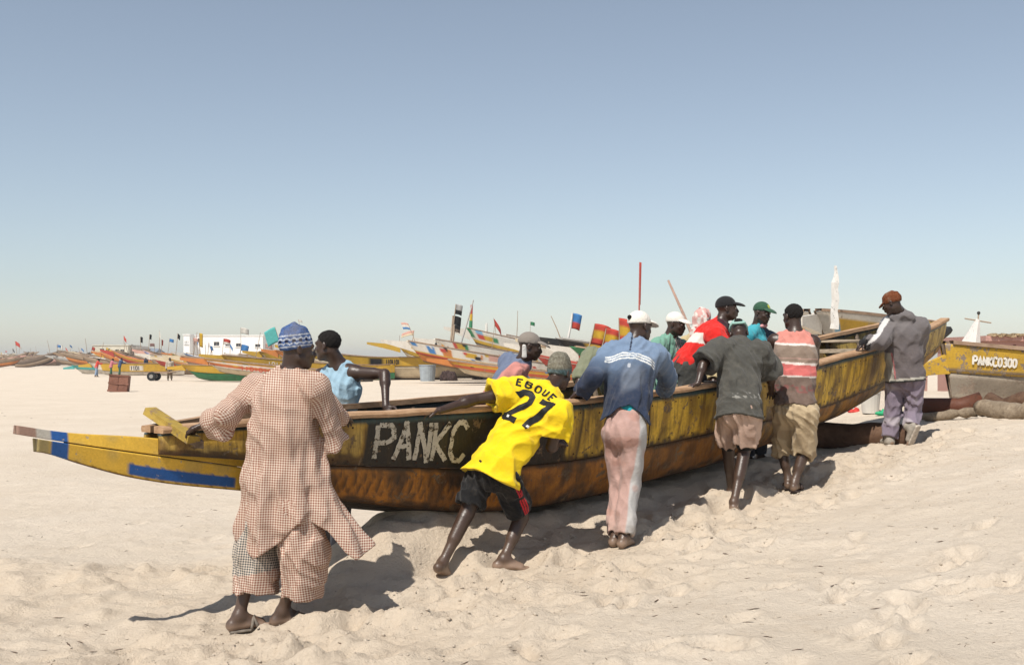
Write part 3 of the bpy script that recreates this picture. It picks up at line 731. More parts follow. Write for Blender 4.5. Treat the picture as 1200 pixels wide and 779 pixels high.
    def foot(s, S, sd, an):
        x, f, u = s.footfr(sd); heel = an - f * .042 - u * .040; ball = an + f * .125 - u * .052; si = 1 if sd == 'L' else -1
        S.cone(an, heel, .036, .034, None, .02).cone(heel, ball, (.033, .034), (.044, .022), x, .02).cone(an + u * .01, ball + u * .004, .034, .022, None, .03)
        for i, (o, l, r) in enumerate(((.030, .062, .0135), (.010, .060, .0105), (-.006, .054, .010), (-.021, .046, .0095), (-.034, .036, .009))):
            a = ball + x * o * si - f * .004 * i - u * .006; S.cone(a, a + f * l - u * .006, r * 1.05, r, None, .006, pad=.04)
    def head(s, S):
        j = s.J; r, f, u = s.hfr = frame(j['hf'], j.get('hu', V3(0, 0, 1))); c = s.hc = j['head']; R = np.stack([r, f, u]); p = lambda x, y, z: c + r * x + f * y + u * z
        S.cone(p(0, -.028, -.045), j['neck'] + nrm(c - j['neck']) * .01, .056, .064, None, .03)
        S.ell(p(0, -.014, .034), R, (.073, .093, .083), .02).ell(p(0, .030, -.030), R, (.058, .066, .084), .03)
        S.cone(p(.047, .005, -.055), p(0.012, .066, -.092), .022, .019, None, .025).cone(p(-.047, .005, -.055), p(-.012, .066, -.092), .022, .019, None, .025)
        S.cone(p(-.038, .077, .024), p(.038, .077, .024), .014, .014, None, .014).cone(p(0, .088, .012), p(0, .105, -.028), .008, .0145, None, .008)
        for sx in (-1, 1):
            S.ell(p(.031 * sx, .098, .004), R, (.016, .018, .011), .008, 'sub', .04).ell(p(.014 * sx, .098, -.031), R, (.010, .012, .008), .008, 'add', .04)
            S.ell(p(.078 * sx, -.006, -.004), R, (.010, .019, .031), .008, 'add', .04).ell(p(.085 * sx, .001, -.002), R, (.006, .010, .018), .006, 'sub', .04)
            S.ell(p(.040 * sx, .062, -.028), R, (.016, .016, .014), .02, 'add', .04)
        S.ell(p(0, .096, -.053), R, (.023, .013, .0075), .006, 'add', .04).ell(p(0, .094, -.068), R, (.021, .013, .0085), .006, 'add', .04)
    # ---- coordinates on the trunk: metres to the wearer's right, up the spine, forward
    def tw(s, V): q = V - s.J['pel']; return q @ s.lat, q @ s.up, q @ s.fw
    # ---- clothes
    def top(s, name, mat, col, off=.022, hem=.12, sleeve='long', amp=.010, seed=1, flare=.02, cuff=.95, sr=1., hemcut=None, extra=None, uvfn=None, kz=(18, 60), h=None, shdrop=.0, collar=None, yoke=.03):
        j = s.J; S = SDF(); pel, neck = j['pel'], j['neck']; waist = lerp(pel, neck, .34); chest = lerp(pel, neck, .70); up = lerp(pel, neck, .93)
        if 'bend' in j: waist = waist + j['bend']
        g = s.opt.get('girth', 1.); dn = -nrm(s.up + V3(0, 0, .6)); bot = pel + dn * (hem + .05); o = off
        S.cone(bot, pel, (.160 * g + o + flare, .118 * g + o + flare), (.150 * g + o, .108 * g + o), s.hipw, .03)
        S.cone(pel, waist, (.150 * g + o, .108 * g + o), (.136 * g + o, .100 * g + o), s.hipw, .05).cone(waist, chest, (.136 * g + o, .100 * g + o), (.162 * g + o, .116 * g + o), s.shax, .05).cone(chest, up, (.160 * g + o * .8, .114 * g + o * .6), (.128 * g + o * .5, .078 * g + o * .4), s.shax, .04)
        for sd in 'LR':
            a, e, w = j['sh' + sd], j['el' + sd], j['wr' + sd]; fa = nrm(w - e)
            if sleeve == 'none': S.cone(neck, lerp(neck, a, .72), .064, .058, None, .04).cone(chest, lerp(neck, a, .78) - s.up * .03, .10, .062, None, .05); continue
            S.cone(neck, a, .066, .064 + o * .3, None, .05).cone(chest, a - s.up * .02, .10, .066 + o * .4, None, .05)
            if sleeve == 'short':
                q = lerp(a, e, cuff); r1 = (.060 + .016 + o * .5) * sr
                S.cone(a, q, (.066 + o * .5) * sr, r1, None, .04, (0, 1)); S.cone(lerp(a, e, cuff - .22), q + (q - a) * .2, .03, r1 - .008, None, .006, op='sub')
            else:
                r1 = (.050 + o * .45) * sr; S.cone(a, e, (.066 + o * .5) * sr, (.055 + o * .5) * sr, None, .04)
                q = lerp(e, w, cuff); S.cone(e, q, (.055 + o * .5) * sr, r1, None, .02, (0, 1)); S.cone(lerp(e, w, cuff - .15), q + fa * .04, .02, r1 - .008, None, .006, op='sub')
        if collar: S.cone(neck - s.up * .01, lerp(neck, s.hc, .42), collar, collar - .004, None, .012, (0, 1))
        if extra: extra(S, s)
        if amp: S.disp(folds(seed, amp, *kz))
        hemf = hemcut if hemcut is not None else (lambda P: -((P - (pel + dn * hem)) @ (-dn).astype(np.float32)) + .012 * np.sin((P - pel) @ s.lat.astype(np.float32) * 14 + seed))
        S.ops.append(('fcut', hemf))
        if sleeve == 'none' or not collar:       # neck opening
            S.cone(neck + s.up * -.01 , lerp(neck, s.hc, .6), .066, .085, None, .008, op='sub')
        return attach(name, S.mesh(h or s.h), mat, s.o, col, uvfn)
    def legs(s, name, mat, col, off=.02, end=.92, amp=.010, seed=3, r_end=None, uvfn=None, kz=(18, 55), wide=1., cutL=None, cutR=None, h=None):
        j = s.J; S = SDF(); g = s.opt.get('girth', 1.); o = off
        S.cone(j['pel'] - s.up * .04, lerp(j['pel'], j['neck'], .22), (.153 * g + o * .8, .108 * g + o), (.132 * g + o * .6, .098 * g + o * .6), s.hipw, .04)
        for sd in 'LR':
            hp, k, an = j['hip' + sd], j['kn' + sd], j['an' + sd]
            S.cone(hp, k, (.088 * g + o) * wide * .90, (.060 + o) * wide, None, .045 if end > 1 else .035, (0, 0))
            if end <= 1:                        # shorts: end is a share of the thigh
                q = lerp(hp, k, end); r1 = r_end or (.07 + o) * wide; S.ops.pop(); S.cone(hp, q, (.088 * g + o) * wide * .84, r1, None, .03, (0, 1)); S.cone(lerp(hp, k, end - .12), q + nrm(k - hp) * .05, .06, r1 - .009, None, .006, op='sub')
            else:
                q = lerp(k, an, end - 1); r1 = r_end or .055 + o; S.cone(k, q, (.060 + o) * wide, r1, None, .02, (0, 1)); S.cone(lerp(k, an, end - 1.12), q + nrm(an - k) * .05, .035, r1 - .009, None, .006, op='sub')
        if amp: S.disp(folds(seed, amp, *kz))
        return attach(name, S.mesh(h or s.h), mat, s.o, col, uvfn)
    def hp(s, x, y, z): r, f, u = s.hfr; return s.hc + r * x + f * y + u * z
    def hair(s):
        r, f, u = s.hfr; S = SDF().ell(s.hp(0, -.016, .036), np.stack([r, f, u]), (.078, .097, .086), .02)
        S.cut(s.hp(0, .0, .012), -u * .75 + f * .66); S.disp(folds(3, .004, 80, 200, 1)); return attach('hair', S.mesh(.006), M_HAIR, s.o)
    def cap(s, mat, col, tilt=.0, back=False, strap=True, visor=True, h=.006, big=0.):
        """baseball cap; back: worn with the peak behind"""
        r, f, u = s.hfr; R = np.stack([r, f, u]); sg = -1 if back else 1
        S = SDF().ell(s.hp(0, -.014, .040), R, (.083 + big, .103 + big, .090 + big), .01); S.cut(s.hp(0, 0, .026), -u + f * sg * (.12 + tilt))
        cp = attach('cap', S.mesh(h), mat, s.o, col)
        if visor:
            S = SDF().ell(s.hp(0, sg * .098, .034), np.stack([r, nrm(f * sg - u * .22), nrm(u + f * sg * .22)]), (.074, .086, .030), .01).ell(s.hp(0, sg * .098, .020), np.stack([r, nrm(f * sg - u * .22), nrm(u + f * sg * .22)]), (.078, .09, .031), .004, 'sub')
            S.ell(s.hp(0, -sg * .004, .03), R, (.080, .098, .07), .004, 'sub'); V, Q = S.mesh(.005); attach('peak', (V, Q), mat, s.o, col)
        return cp
    def beanie(s, mat, col, low=0., tall=.0, pom=False, visor=False, tilt=.25, h=.006):
        r, f, u = s.hfr; R = np.stack([r, f, u]); S = SDF().ell(s.hp(0, -.016, .036), R, (.084, .103, .094 + tall), .01)
        if tall: S.ell(s.hp(0, -.03, .09 + tall), R, (.055, .07, .05), .04)
        S.cone(s.hp(-.01, -.02, .012 + low), s.hp(.01, -.02, .012 + low), .001, .001, None, .001)
        S.cut(s.hp(0, 0, .005 + low), -u + f * tilt)
        if pom: S.ell(s.hp(0, -.035, .135 + tall), R, (.022, .022, .022), .012)
        S.disp(folds(5, .006, 30, 80, 1)); b = attach('knit_cap', S.mesh(h), mat, s.o, col)
        if visor: S = SDF().ell(s.hp(0, .090, .022), np.stack([r, nrm(f - u * .45), nrm(u + f * .45)]), (.072, .062, .012), .01); S.ell(s.hp(0, -.01, .0), R, (.07, .09, .09), .004, 'sub'); attach('peak', S.mesh(.005), mat, s.o, col)
        return b
    def sandal(s, sd, mat, col, strap=True, thick=.012):
        x, f, u = s.footfr(sd); an = s.J['an' + sd]; S = SDF(); a = an - f * .05 - u * .078; b = an + f * .155 - u * .080
        S.cone(a, b, (.042, thick), (.052, thick * .9), x, .01)
        o = attach('sandal', S.mesh(.006), mat, s.o, col)
        if strap:
            m = MB()
            for q0, q1, l in ((.10, .05, .010), (.06, .115, .010)):
                pts = [an + f * (q0 + (q1 - q0) * t) + x * .056 * math.cos(math.pi * t) + u * (-.068 + (.060 + .0) * math.sin(math.pi * t)) for t in np.linspace(0, 1, 9)]; m.tube([p - s.base for p in pts], l, 6)
            m.build('strap', mat, o, smooth=True)
        return o
def MBs(c, r):
    m = MB(); n = 8; V = []; Fc = []
    for i in range(n // 2 + 1):
        for k in range(n): t = math.pi * i / (n // 2); V.append(np.asarray(c) + r * V3(math.sin(t) * math.cos(2 * math.pi * k / n), math.sin(t) * math.sin(2 * math.pi * k / n), math.cos(t)))
    for i in range(n // 2):
        for k in range(n): Fc.append((i * n + k, (i + 1) * n + k, (i + 1) * n + (k + 1) % n, i * n + (k + 1) % n))
    return m.add(V, Fc)
_oc = SDF.__call__
def _call(s, P):                               # free-form cuts run after everything else
    k = [o for o in s.ops if o[0] == 'fcut']; s2 = SDF(); ops = [o for o in s.ops if o[0] != 'fcut']; s2.ops = ops
    d = _oc(s2, P)
    for o in k: d = np.maximum(d, o[1](P).astype(np.float32))
    return d
SDF.__call__ = _call
def solid(c): return lambda V: np.tile(np.array(c, float), (len(V), 1))
def spots(V, seed, sc, th=.12):
    return np.clip((vn(V[:, 0] + V[:, 1] * .3, V[:, 2], sc, seed) - th) * 8, 0, 1)
def box_uv(bones):
    """lay cloth coordinates along the nearest bone, seams where the sides turn"""
    def fn(V, Q):
        N = np.zeros_like(V); n = np.cross(V[Q[:, 2]] - V[Q[:, 0]], V[Q[:, 3]] - V[Q[:, 1]])
        for k in range(4): np.add.at(N, Q[:, k], n)
        N /= np.linalg.norm(N, axis=1)[:, None] + 1e-9
        best = np.full(len(V), 1e9); uv = np.zeros((len(V), 2))
        for a, b, r, side in bones:
            a = np.asarray(a); b = np.asarray(b); ax = nrm(b - a); side = nrm(np.asarray(side, float) - ax * np.dot(side, ax)); dep = np.cross(ax, side)
            q = V - a; L = np.linalg.norm(b - a); t = np.clip(q @ ax, 0, L); d = np.linalg.norm(q - t[:, None] * ax, axis=1) / r; m = d < best; best[m] = d[m]
            uu = np.where(np.abs(N @ side) > .72, q @ dep, q @ side); uv[m] = np.stack([uu, q @ ax], 1)[m]
        return uv
    return fn

U2 = BU                                        # the men push along the boat
# --- 1 the man in the checked robe at the stern
p = Person('man in a loose checked robe and blue knitted cap gripping the stern', .0068,
    head=(349, 409, 6.62), hf=(.90, .40, -.08), hu=(.10, .05, 1), neck=(341, 441, 6.62), shL=(301, 455, 6.74), shR=(368, 454, 6.52), elL=(264, 487, 6.52), wrL=(240, 498, 6.62), hdL=(-.75, .35, -.2),
    elR=(388, 485, 6.74), wrR=(397, 489, 7.02), hdR=(.25, 1, -.1), pel=(326, 566, 6.58), hipL=(313, 578, 6.64), hipR=(338, 578, 6.52), knL=(297, 648, 6.60), knR=(352, 645, 6.50),
    anL=(280, 718, 6.52), anR=(331, 712, 6.56), fdL=(.90, .42, .06), fdR=(.96, .25, .06), opt=dict(girth=1.0, shod=1))
RB = np.array([.22, .085, .055]); GB = np.array([.055, .06, .065])
def robe_extra(S, s):
    Y = 6.58
    S.cone(at(331, 470, Y), at(331, 510, Y), (.178, .14), (.200, .155), s.lat, .05).cone(at(331, 510, Y), at(335, 560, Y), (.200, .155), (.240, .17), V3(1, 0, 0), .05)
    S.cone(at(335, 560, Y), at(342, 604, Y), (.240, .17), (.290, .19), V3(1, 0, 0), .05).cone(at(342, 604, Y), at(364, 668, Y), (.295, .19), (.415, .20), V3(1, 0, 0), .05)
    S.cone(at(255, 493, 6.60), at(262, 506, 6.56), .075, .060, None, .05).cone(at(372, 460, 6.5), at(396, 520, 6.62), (.075, .055), (.08, .03), V3(.5, .7, 0), .04, (0, 1))
    ax = at(335, 560, Y)
    def drape(P):
        th = np.arctan2(P[:, 1] - ax[1] - .1, P[:, 0] - ax[0] - .10 * np.clip(ax[2] - P[:, 2], 0, 1)); w = np.clip((1.25 - P[:, 2]) / .7, 0, 1)
        return (.006 + .030 * w) * (1 - 1.6 * np.abs(np.sin(4.5 * th + 1.8 * np.sin(P[:, 2] * 2.6) + 1.0))) * w + .012 * w * np.sin(17 * th - 4 * P[:, 2]) + .010 * (1 - np.abs(np.sin(th * 6 + P[:, 2] * 2)))
    S.disp(drape)
hx = [(px - 600) / FPX * 6.45 for px in (270, 283, 297, 330, 352, 366, 385, 405, 418, 428, 445)]; hz = [CAMZ + (HOR - y) / FPX * 6.45 for y in (636, 640, 656, 634, 612, 611, 622, 646, 655, 650, 640)]
robe_hem = lambda P: np.interp(P[:, 0], hx, hz) + .10 * np.clip(P[:, 1] - 6.5, 0, .3) - P[:, 2]
_s = p
rb_uv = box_uv([(at(328, 660, 6.58), at(338, 440, 6.58), 1.0, V3(1, .2, 0)), (p.J['shL'], p.J['elL'], .62, V3(.4, .2, 1)), (p.J['elL'], p.J['wrL'], .62, V3(.4, .2, 1)), (p.J['shR'] + V3(.06, 0, -.05), at(400, 525, 6.62), .5, V3(1, -.6, .3))])
p.top('robe', M_CHECK, RB, off=.020, hem=.55, sleeve='long', amp=.012, seed=4, kz=(12, 34, .2), cuff=.84, sr=1.08, hemcut=robe_hem, extra=robe_extra, uvfn=rb_uv, collar=None)
S = SDF()
for hip, mid, end, r0, r1, r2 in ((at(314, 585, 6.62), at(302, 650, 6.60), at(300, 694, 6.57), .13, .140, .128), (at(345, 590, 6.52), at(357, 650, 6.50), at(354, 699, 6.50), .13, .142, .112)):
    S.cone(hip, mid, r0, r1, None, .02).cone(mid, end, r1, r2, None, .02, (0, 1)); S.cone(lerp(mid, end, .55), end + (end - mid) * .2, r1 * .5, r2 - .030, None, .006, op='sub')
S.disp(folds(9, .017, 14, 36, .12)); 
def pant_col(V): 
    c = np.tile(RB, (len(V), 1)); x = 600 + V[:, 0] / V[:, 1] * FPX; z = V[:, 2]
    return blend(c, ((V[:, 0] < at(330, 0, 6.55)[0]) & (V[:, 2] > .32 + .18 * (V[:, 0] + 1.6))).astype(float), GB)
attach('trousers', S.mesh(.0068), M_CHECK, p.o, pant_col, box_uv([(at(302, 704, 6.58), at(312, 590, 6.6), .5, V3(1, 0, 0)), (at(354, 704, 6.5), at(345, 590, 6.5), .5, V3(1, 0, 0))]))
def knit1(V):
    r, f, u = p.hfr; q = (V - p.hc) @ u - .20 * ((V - p.hc) @ f); a = np.arctan2((V - p.hc) @ r, (V - p.hc) @ f + .016)
    c = np.tile(np.array([.060, .12, .30]), (len(V), 1)); wv = np.abs(((a * 13 / math.pi) % 2) - 1); W_ = np.array([.55, .60, .68])
    for z0, w in ((.020, .005), (.088, .005)): c = blend(c, sstep(w, w * .5, np.abs(q - z0)), W_)
    for z0 in (.040, .066): c = blend(c, sstep(.006, .003, np.abs(q - z0 - .012 * wv + .006)), W_)
    return blend(c, (wv > .55) * sstep(.011, .008, np.abs(q - .054)), np.array([.015, .02, .05]))
p.beanie(m_knit('blue_knit', None, 120), knit1, low=-.004, tall=.006, pom=True, tilt=.20, h=.0055)
M_SANDAL = m_plain('grey_leather', (.16, .135, .11), .7, .3, 20, .3)
for sd in 'LR': p.sandal(sd, M_SANDAL, None)

# --- 2 the man in the sleeveless blue vest
p = Person('man in a sleeveless light blue vest with one elbow raised, behind the stern', .0085,
    head=(384, 405, 8.62), hf=(-.93, .30, -.05), neck=(399, 431, 8.66), shL=(377, 441, 8.74), shR=(415, 437, 8.60), elL=(382, 470, 8.70), wrL=(394, 486, 8.35), hdL=(.35, -.8, 0), elR=(451, 438, 8.48), wrR=(452, 476, 8.32), hdR=(.45, -.35, -.75), pnR=(.2, -.9, -.3),
    pel=(394, 508, 8.68), hipL=(383, 516, 8.74), hipR=(404, 516, 8.64), knL=(380, 580, 8.85), knR=(400, 580, 8.6), anL=(376, 640, 9.0), anR=(398, 645, 8.7))
def tank(V):
    c = np.tile(np.array([.30, .45, .55]), (len(V), 1)); return blend(c, spots(V, 61, .12, .05) * .4, np.array([.22, .34, .43]))
p.top('vest', M_CLOTH, tank, off=.022, hem=.14, sleeve='none', amp=.014, seed=12, kz=(22, 60, .25)); p.hair()
p.legs('trousers', M_CLOTH, (.12, .12, .14), end=1.9)

# --- 3 the man in the yellow football shirt
p = Person('man in a yellow football shirt numbered 27 and black shorts, leaning hard on the hull', .0068,
    head=(656, 437, 8.16), hf=(.55, .80, -.22), hu=(.22, .25, 1), neck=(641, 458, 8.04), shL=(607, 459, 8.02), shR=(655, 486, 7.84), elL=(556, 468, 7.90), wrL=(515, 481, 7.74), hdL=(-.85, -.1, -.18), elR=(646, 524, 7.90), wrR=(652, 520, 8.14), hdR=(.3, .9, .1),
    pel=(580, 548, 7.82), hipL=(564, 553, 7.90), hipR=(594, 562, 7.78), knL=(547, 602, 7.82), knR=(611, 606, 7.96), anL=(518, 668, 7.66), anR=(590, 656, 7.80), fdL=(.35, .82, -.45), fdR=(.97, .2, -.03), opt=dict(girth=.97))
YSH = np.array([.78, .55, .012])
jersey = p.top('jersey', m_cloth('jersey_cloth', dust=.05, var=.12), YSH, off=.034, hem=.085, sleeve='short', amp=.016, seed=21, cuff=.60, sr=1.35, kz=(16, 50, .5), flare=.065)
def shorts3(V):
    x, y, z = p.tw(V); c = np.tile(np.array([.012, .012, .013]), (len(V), 1))
    q = V - p.J['hipR']; ax = nrm(p.J['knR'] - p.J['hipR']); rr = nrm(np.cross(ax, nrm(V3(.2, -1, 0)))); lat = q @ nrm(V3(1, -.2, .35))
    side = nrm(V3(.55, -.8, 0)); t = q @ ax; l2 = q @ nrm(np.cross(ax, side))
    for k in (-.016, 0, .016): c = blend(c, ((np.abs(l2 - k) < .0048) & (q @ side > .02) & (t > .0) & (np.abs(t - .13) > .012)).astype(float), np.array([.55, .02, .03]))
    return c
p.legs('shorts', m_cloth('black_cloth', dust=.10), shorts3, off=.030, end=.80, amp=.014, seed=22, wide=1.06, r_end=.105)
def knit3(V): return blend(np.tile(np.array([.20, .19, .15]), (len(V), 1)), sstep(.045, .02, (V - p.hc) @ p.hfr[2] - .25 * ((V - p.hc) @ p.hfr[1])), np.array([.10, .17, .20]))
p.beanie(m_knit('grey_knit', None, 70), knit3, low=-.02, tall=.012, tilt=.10)
# number and name on the back
dg = bpy.context.evaluated_depsgraph_get(); me = jersey.data
bv = BVHTree.FromPolygons([tuple(v.co) for v in me.vertices], [tuple(q.vertices) for q in me.polygons])
ey = nrm(at(641, 458, 8.0) - at(583, 545, 7.85)); ex = nrm(at(655, 486, 7.84) - at(607, 459, 8.0)); ex = nrm(ex - ey * np.dot(ex, ey)); en = np.cross(ex, ey); O_ = at(617, 484, 7.85) - p.base
if en[1] > 0: en = -en
def proj_back(row, lift):
    out = []
    for a, b in row:
        st = Vector(O_ + ex * a + ey * b + en * .5); hit = bv.ray_cast(st, Vector(-en))[0]
        out.append((np.array(hit) if hit is not None else O_ + ex * a + ey * b) + en * lift)
    return out
gl = []
for ch, x0 in (('2', -.135), ('7', .020)):
    for st in GL[ch]: gl.append(([(x0 + a * .155 + .02 * b, -.105 + b * .245) for a, b in st], .046))
def arc(pt): a = pt[0] / .36; return (.36 * math.sin(a) * 1.0 + (pt[1] - .0) * math.sin(a) * .9, -.36 * (1 - math.cos(a)) * .9 + pt[1] * math.cos(a))
for i, ch in enumerate('EBOUE'):
    for st in GL[ch]:
        gl.append(([(lambda q: (q[0], q[1] + .178))(arc((-.178 + i * .061 + a * .048, b * .054))) for a, b in st], .0135))
V, Fc = letter_mesh(gl, proj_back, .010, 0, 5)
obj('shirt_number', mesh_data('shirt_number', V, [f[::-1] for f in Fc], False), m_plain('print_black', (.012, .012, .012), .6, .2), jersey)
for x0_ in (-.112, .066):
  V, Fc = letter_mesh([([(x0_, -.086), (x0_ + .02, -.086)], .018)], lambda r, l: proj_back(r, .009), .006, 0, 3)
  obj('number_crest', mesh_data('number_crest', V, [f[::-1] for f in Fc], False), m_plain('print_white', (.6, .6, .58), .6, .2), jersey)

# --- 4 grey cap, pink and blue shirt, far side
p = Person('man in a grey cap and faded pink and blue shirt bending over the far gunwale', .0095,
    head=(621, 406, 9.72), hf=(.95, -.02, -.18), neck=(612, 426, 9.78), shL=(596, 424, 10.0), shR=(603, 438, 9.64), elL=(622, 462, 10.1), wrL=(640, 480, 9.85), elR=(576, 462, 9.66), wrR=(569, 480, 9.55), hdR=(.2, -.6, -.5), hdL=(.5, -.5, -.3),
    pel=(566, 498, 9.85), hipL=(562, 506, 9.95), hipR=(564, 508, 9.76), knL=(565, 560, 10.0), knR=(560, 560, 9.8), anL=(552, 612, 10.1), anR=(545, 615, 9.85), fdL=(.9, .3, 0), fdR=(.9, .3, 0))
def sh4(V):
    x, y, z = p.tw(V); c = np.tile(np.array([.13, .16, .24]), (len(V), 1)); n = vn(V[:, 0], V[:, 2], .10, 71) * .06
    c = blend(c, sstep(.10, .13, x + n), np.array([.52, .22, .19])); c = blend(c, sstep(.03, .0, np.abs(y - .22 + n)) * (x > .1), np.array([.55, .48, .46])); return blend(c, sstep(.12, .06, y) * .8, np.array([.16, .20, .30]))
p.top('shirt', M_CLOTH, sh4, off=.034, hem=.10, sleeve='long', amp=.012, seed=31, cuff=.75, collar=.066); p.legs('trousers', M_CLOTH, (.16, .21, .30), end=1.9)
p.cap(m_cloth('grey_cap_cloth', (.22, .19, .165)), None, tilt=-.05)
S = SDF().cone(p.hp(.06, -.05, -.0), p.hp(.056, -.03, -.10), (.020, .010), (.024, .010), p.hfr[1], .01); attach('neck_cloth', S.mesh(.007), M_CLOTH, p.o, (.6, .58, .55))

# --- 5 the man with rolled olive sleeves, mostly hidden
p = Person('man with rolled olive sleeves stooping behind the denim shirt', .010,
    head=(733, 414, 10.3), hf=(.4, -.8, -.45), neck=(722, 428, 10.42), shL=(735, 436, 10.6), shR=(694, 418, 10.3), elL=(742, 462, 10.4), wrL=(735, 472, 10.1), elR=(681, 440, 10.12), wrR=(675, 462, 9.98), hdR=(-.1, -.6, -.6), hdL=(-.1, -.8, -.4),
    pel=(730, 485, 10.75), hipL=(738, 492, 10.8), hipR=(722, 492, 10.75), knL=(738, 540, 10.7), knR=(722, 540, 10.6), anL=(740, 590, 10.85), anR=(720, 590, 10.75))
p.top('shirt', M_CLOTH, (.19, .20, .13), off=.03, hem=.10, sleeve='long', amp=.012, seed=41, cuff=.30, sr=1.15); p.legs('trousers', M_CLOTH, (.10, .10, .09), end=1.9); p.hair()

# --- 6 the denim shirt
p = Person('man in a faded denim shirt, pink trousers and white cap, both hands on the rail', .0075,
    head=(750, 383, 8.78), hf=(.80, .58, -.12), hu=(.05, .1, 1), neck=(742, 404, 8.74), shL=(716, 414, 8.78), shR=(769, 416, 8.70), elL=(695, 441, 8.52), wrL=(680, 461, 8.62), hdL=(-.12, .75, -.25), elR=(783, 442, 8.84), wrR=(779, 459, 9.14), hdR=(.1, .9, -.1),
    pel=(732, 502, 8.47), hipL=(720, 509, 8.54), hipR=(743, 509, 8.42), knL=(726, 572, 8.56), knR=(738, 568, 8.44), anL=(722, 628, 8.36), anR=(731, 628, 8.27), fdL=(.6, .78, 0), fdR=(.45, .88, 0))
DEN = np.array([.16, .225, .33]); NAV = np.array([.022, .032, .065])
def denim(V):
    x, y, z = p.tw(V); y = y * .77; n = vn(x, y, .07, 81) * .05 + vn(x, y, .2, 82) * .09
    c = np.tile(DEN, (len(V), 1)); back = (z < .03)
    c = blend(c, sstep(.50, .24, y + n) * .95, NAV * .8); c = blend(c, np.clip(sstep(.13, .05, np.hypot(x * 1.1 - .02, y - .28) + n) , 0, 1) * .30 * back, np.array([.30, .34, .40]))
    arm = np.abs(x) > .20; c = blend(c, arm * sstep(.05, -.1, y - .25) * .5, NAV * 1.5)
    yc = .425 - .9 * x * x
    for k in (-.018, 0, .018): c = blend(c, (np.abs(y - yc - k) < .0052) * back * (np.abs(x) < .19) * 1., np.array([.62, .63, .62]))
    c = blend(c, ((np.abs(x + .005) < .006) & (y > .47)) * back * 1., NAV * .6); c = blend(c, (np.hypot(x - .005, y - .36) < .014) * back * .6, np.array([.6, .62, .65]))
    return c
zl = at(702, 492, 8.4)[2]; xl, xr = at(702, 0, 8.4)[0], at(764, 0, 8.4)[0]
hem6 = lambda P: (np.interp(P[:, 0], [at(k, 0, 8.4)[0] for k in (690, 702, 725, 738, 752, 762, 772)], [at(0, k, 8.4)[2] for k in (500, 497, 478, 474, 486, 499, 500)]) - P[:, 2]) * np.where(P[:, 1] < 8.75, 1, 1) - .12 * np.clip(P[:, 1] - 8.55, 0, .3)
def arms_keep(fn): return lambda P: np.where(np.abs((P - p.J['pel']) @ p.lat.astype(np.float32)) > .24, -1, fn(P))
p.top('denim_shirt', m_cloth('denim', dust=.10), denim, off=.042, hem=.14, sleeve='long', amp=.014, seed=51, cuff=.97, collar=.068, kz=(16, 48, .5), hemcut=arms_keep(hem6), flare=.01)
S = SDF().cone(p.J['pel'] - V3(0, 0, .03), lerp(p.J['pel'], p.J['neck'], .3), (.172, .128), (.155, .115), p.hipw, .03); S.disp(folds(55, .008)); S.ops.append(('fcut', lambda P: np.interp(P[:, 0], [at(k, 0, 8.4)[0] for k in (725, 738, 752, 758, 764)], [at(0, k, 8.4)[2] for k in (476, 484, 497, 505, 503)]) - P[:, 2]))
attach('undershirt', S.mesh(.0075), M_CLOTH, p.o, (.02, .30, .36))
def tr6(V):
    x, y, z = p.tw(V); c = np.tile(np.array([.43, .28, .245]), (len(V), 1)); n = vn(V[:, 0], V[:, 2], .12, 85) * .03
    e = V[:, 0] - np.interp(V[:, 2], [gz(*p.base[:2]), p.J['pel'][2]], [at(727, 0, 8.3)[0], at(748, 0, 8.4)[0]])
    c = blend(c, sstep(.0, .012, e + n * .5), np.array([.42, .41, .40])); c = blend(c, spots(V, 86, .09, .1) * .4, np.array([.40, .20, .15])); return blend(c, sstep(.5, .25, V[:, 2]) * .25, np.array([.42, .33, .26]))
p.legs('trousers', M_CLOTH, tr6, off=.026, end=1.96, amp=.011, seed=52, r_end=.076, kz=(20, 60, .9), wide=.93)
M_WCAP = m_cloth('white_cap_cloth', (.72, .68, .61), dust=.12); p.cap(M_WCAP, None, tilt=-.02)
MBs(p.hp(0, -.116, .062) - p.base, .02).build('cap_vent', M_HAIR, p.o)

# --- 7 white cap, green shirt, far side
p = Person('man in a white cap and green checked shirt looking on from the far side', .0105,
    head=(792, 380, 11.35), hf=(.80, -.58, -.15), neck=(784, 398, 11.4), shL=(797, 407, 11.55), shR=(772, 405, 11.25), elL=(802, 432, 11.5), wrL=(800, 450, 11.25), elR=(769, 432, 11.15), wrR=(778, 452, 11.0), pel=(780, 470, 11.5), hipL=(787, 476, 11.55), hipR=(774, 476, 11.4), knL=(787, 520, 11.5), knR=(774, 520, 11.4), anL=(786, 562, 11.6), anR=(772, 562, 11.5))
def sh7(V):
    x, y, z = p.tw(V); c = np.tile(np.array([.16, .33, .25]), (len(V), 1)); ck = ((np.sin(V[:, 2] * 110) > .2) ^ (np.sin((V[:, 0] + V[:, 1]) * 110) > .2)); f = (x > -.16) & (z > .02) & (x < .02)
    c = blend(c, f * 1., np.array([.05, .12, .09])); return blend(c, (f & ck) * 1., np.array([.50, .40, .38]))
p.top('shirt', M_CLOTH, sh7, off=.03, hem=.12, sleeve='long', amp=.011, seed=61, collar=.064); p.legs('trousers', M_CLOTH, (.05, .05, .05), end=1.9); p.cap(M_WCAP, None)

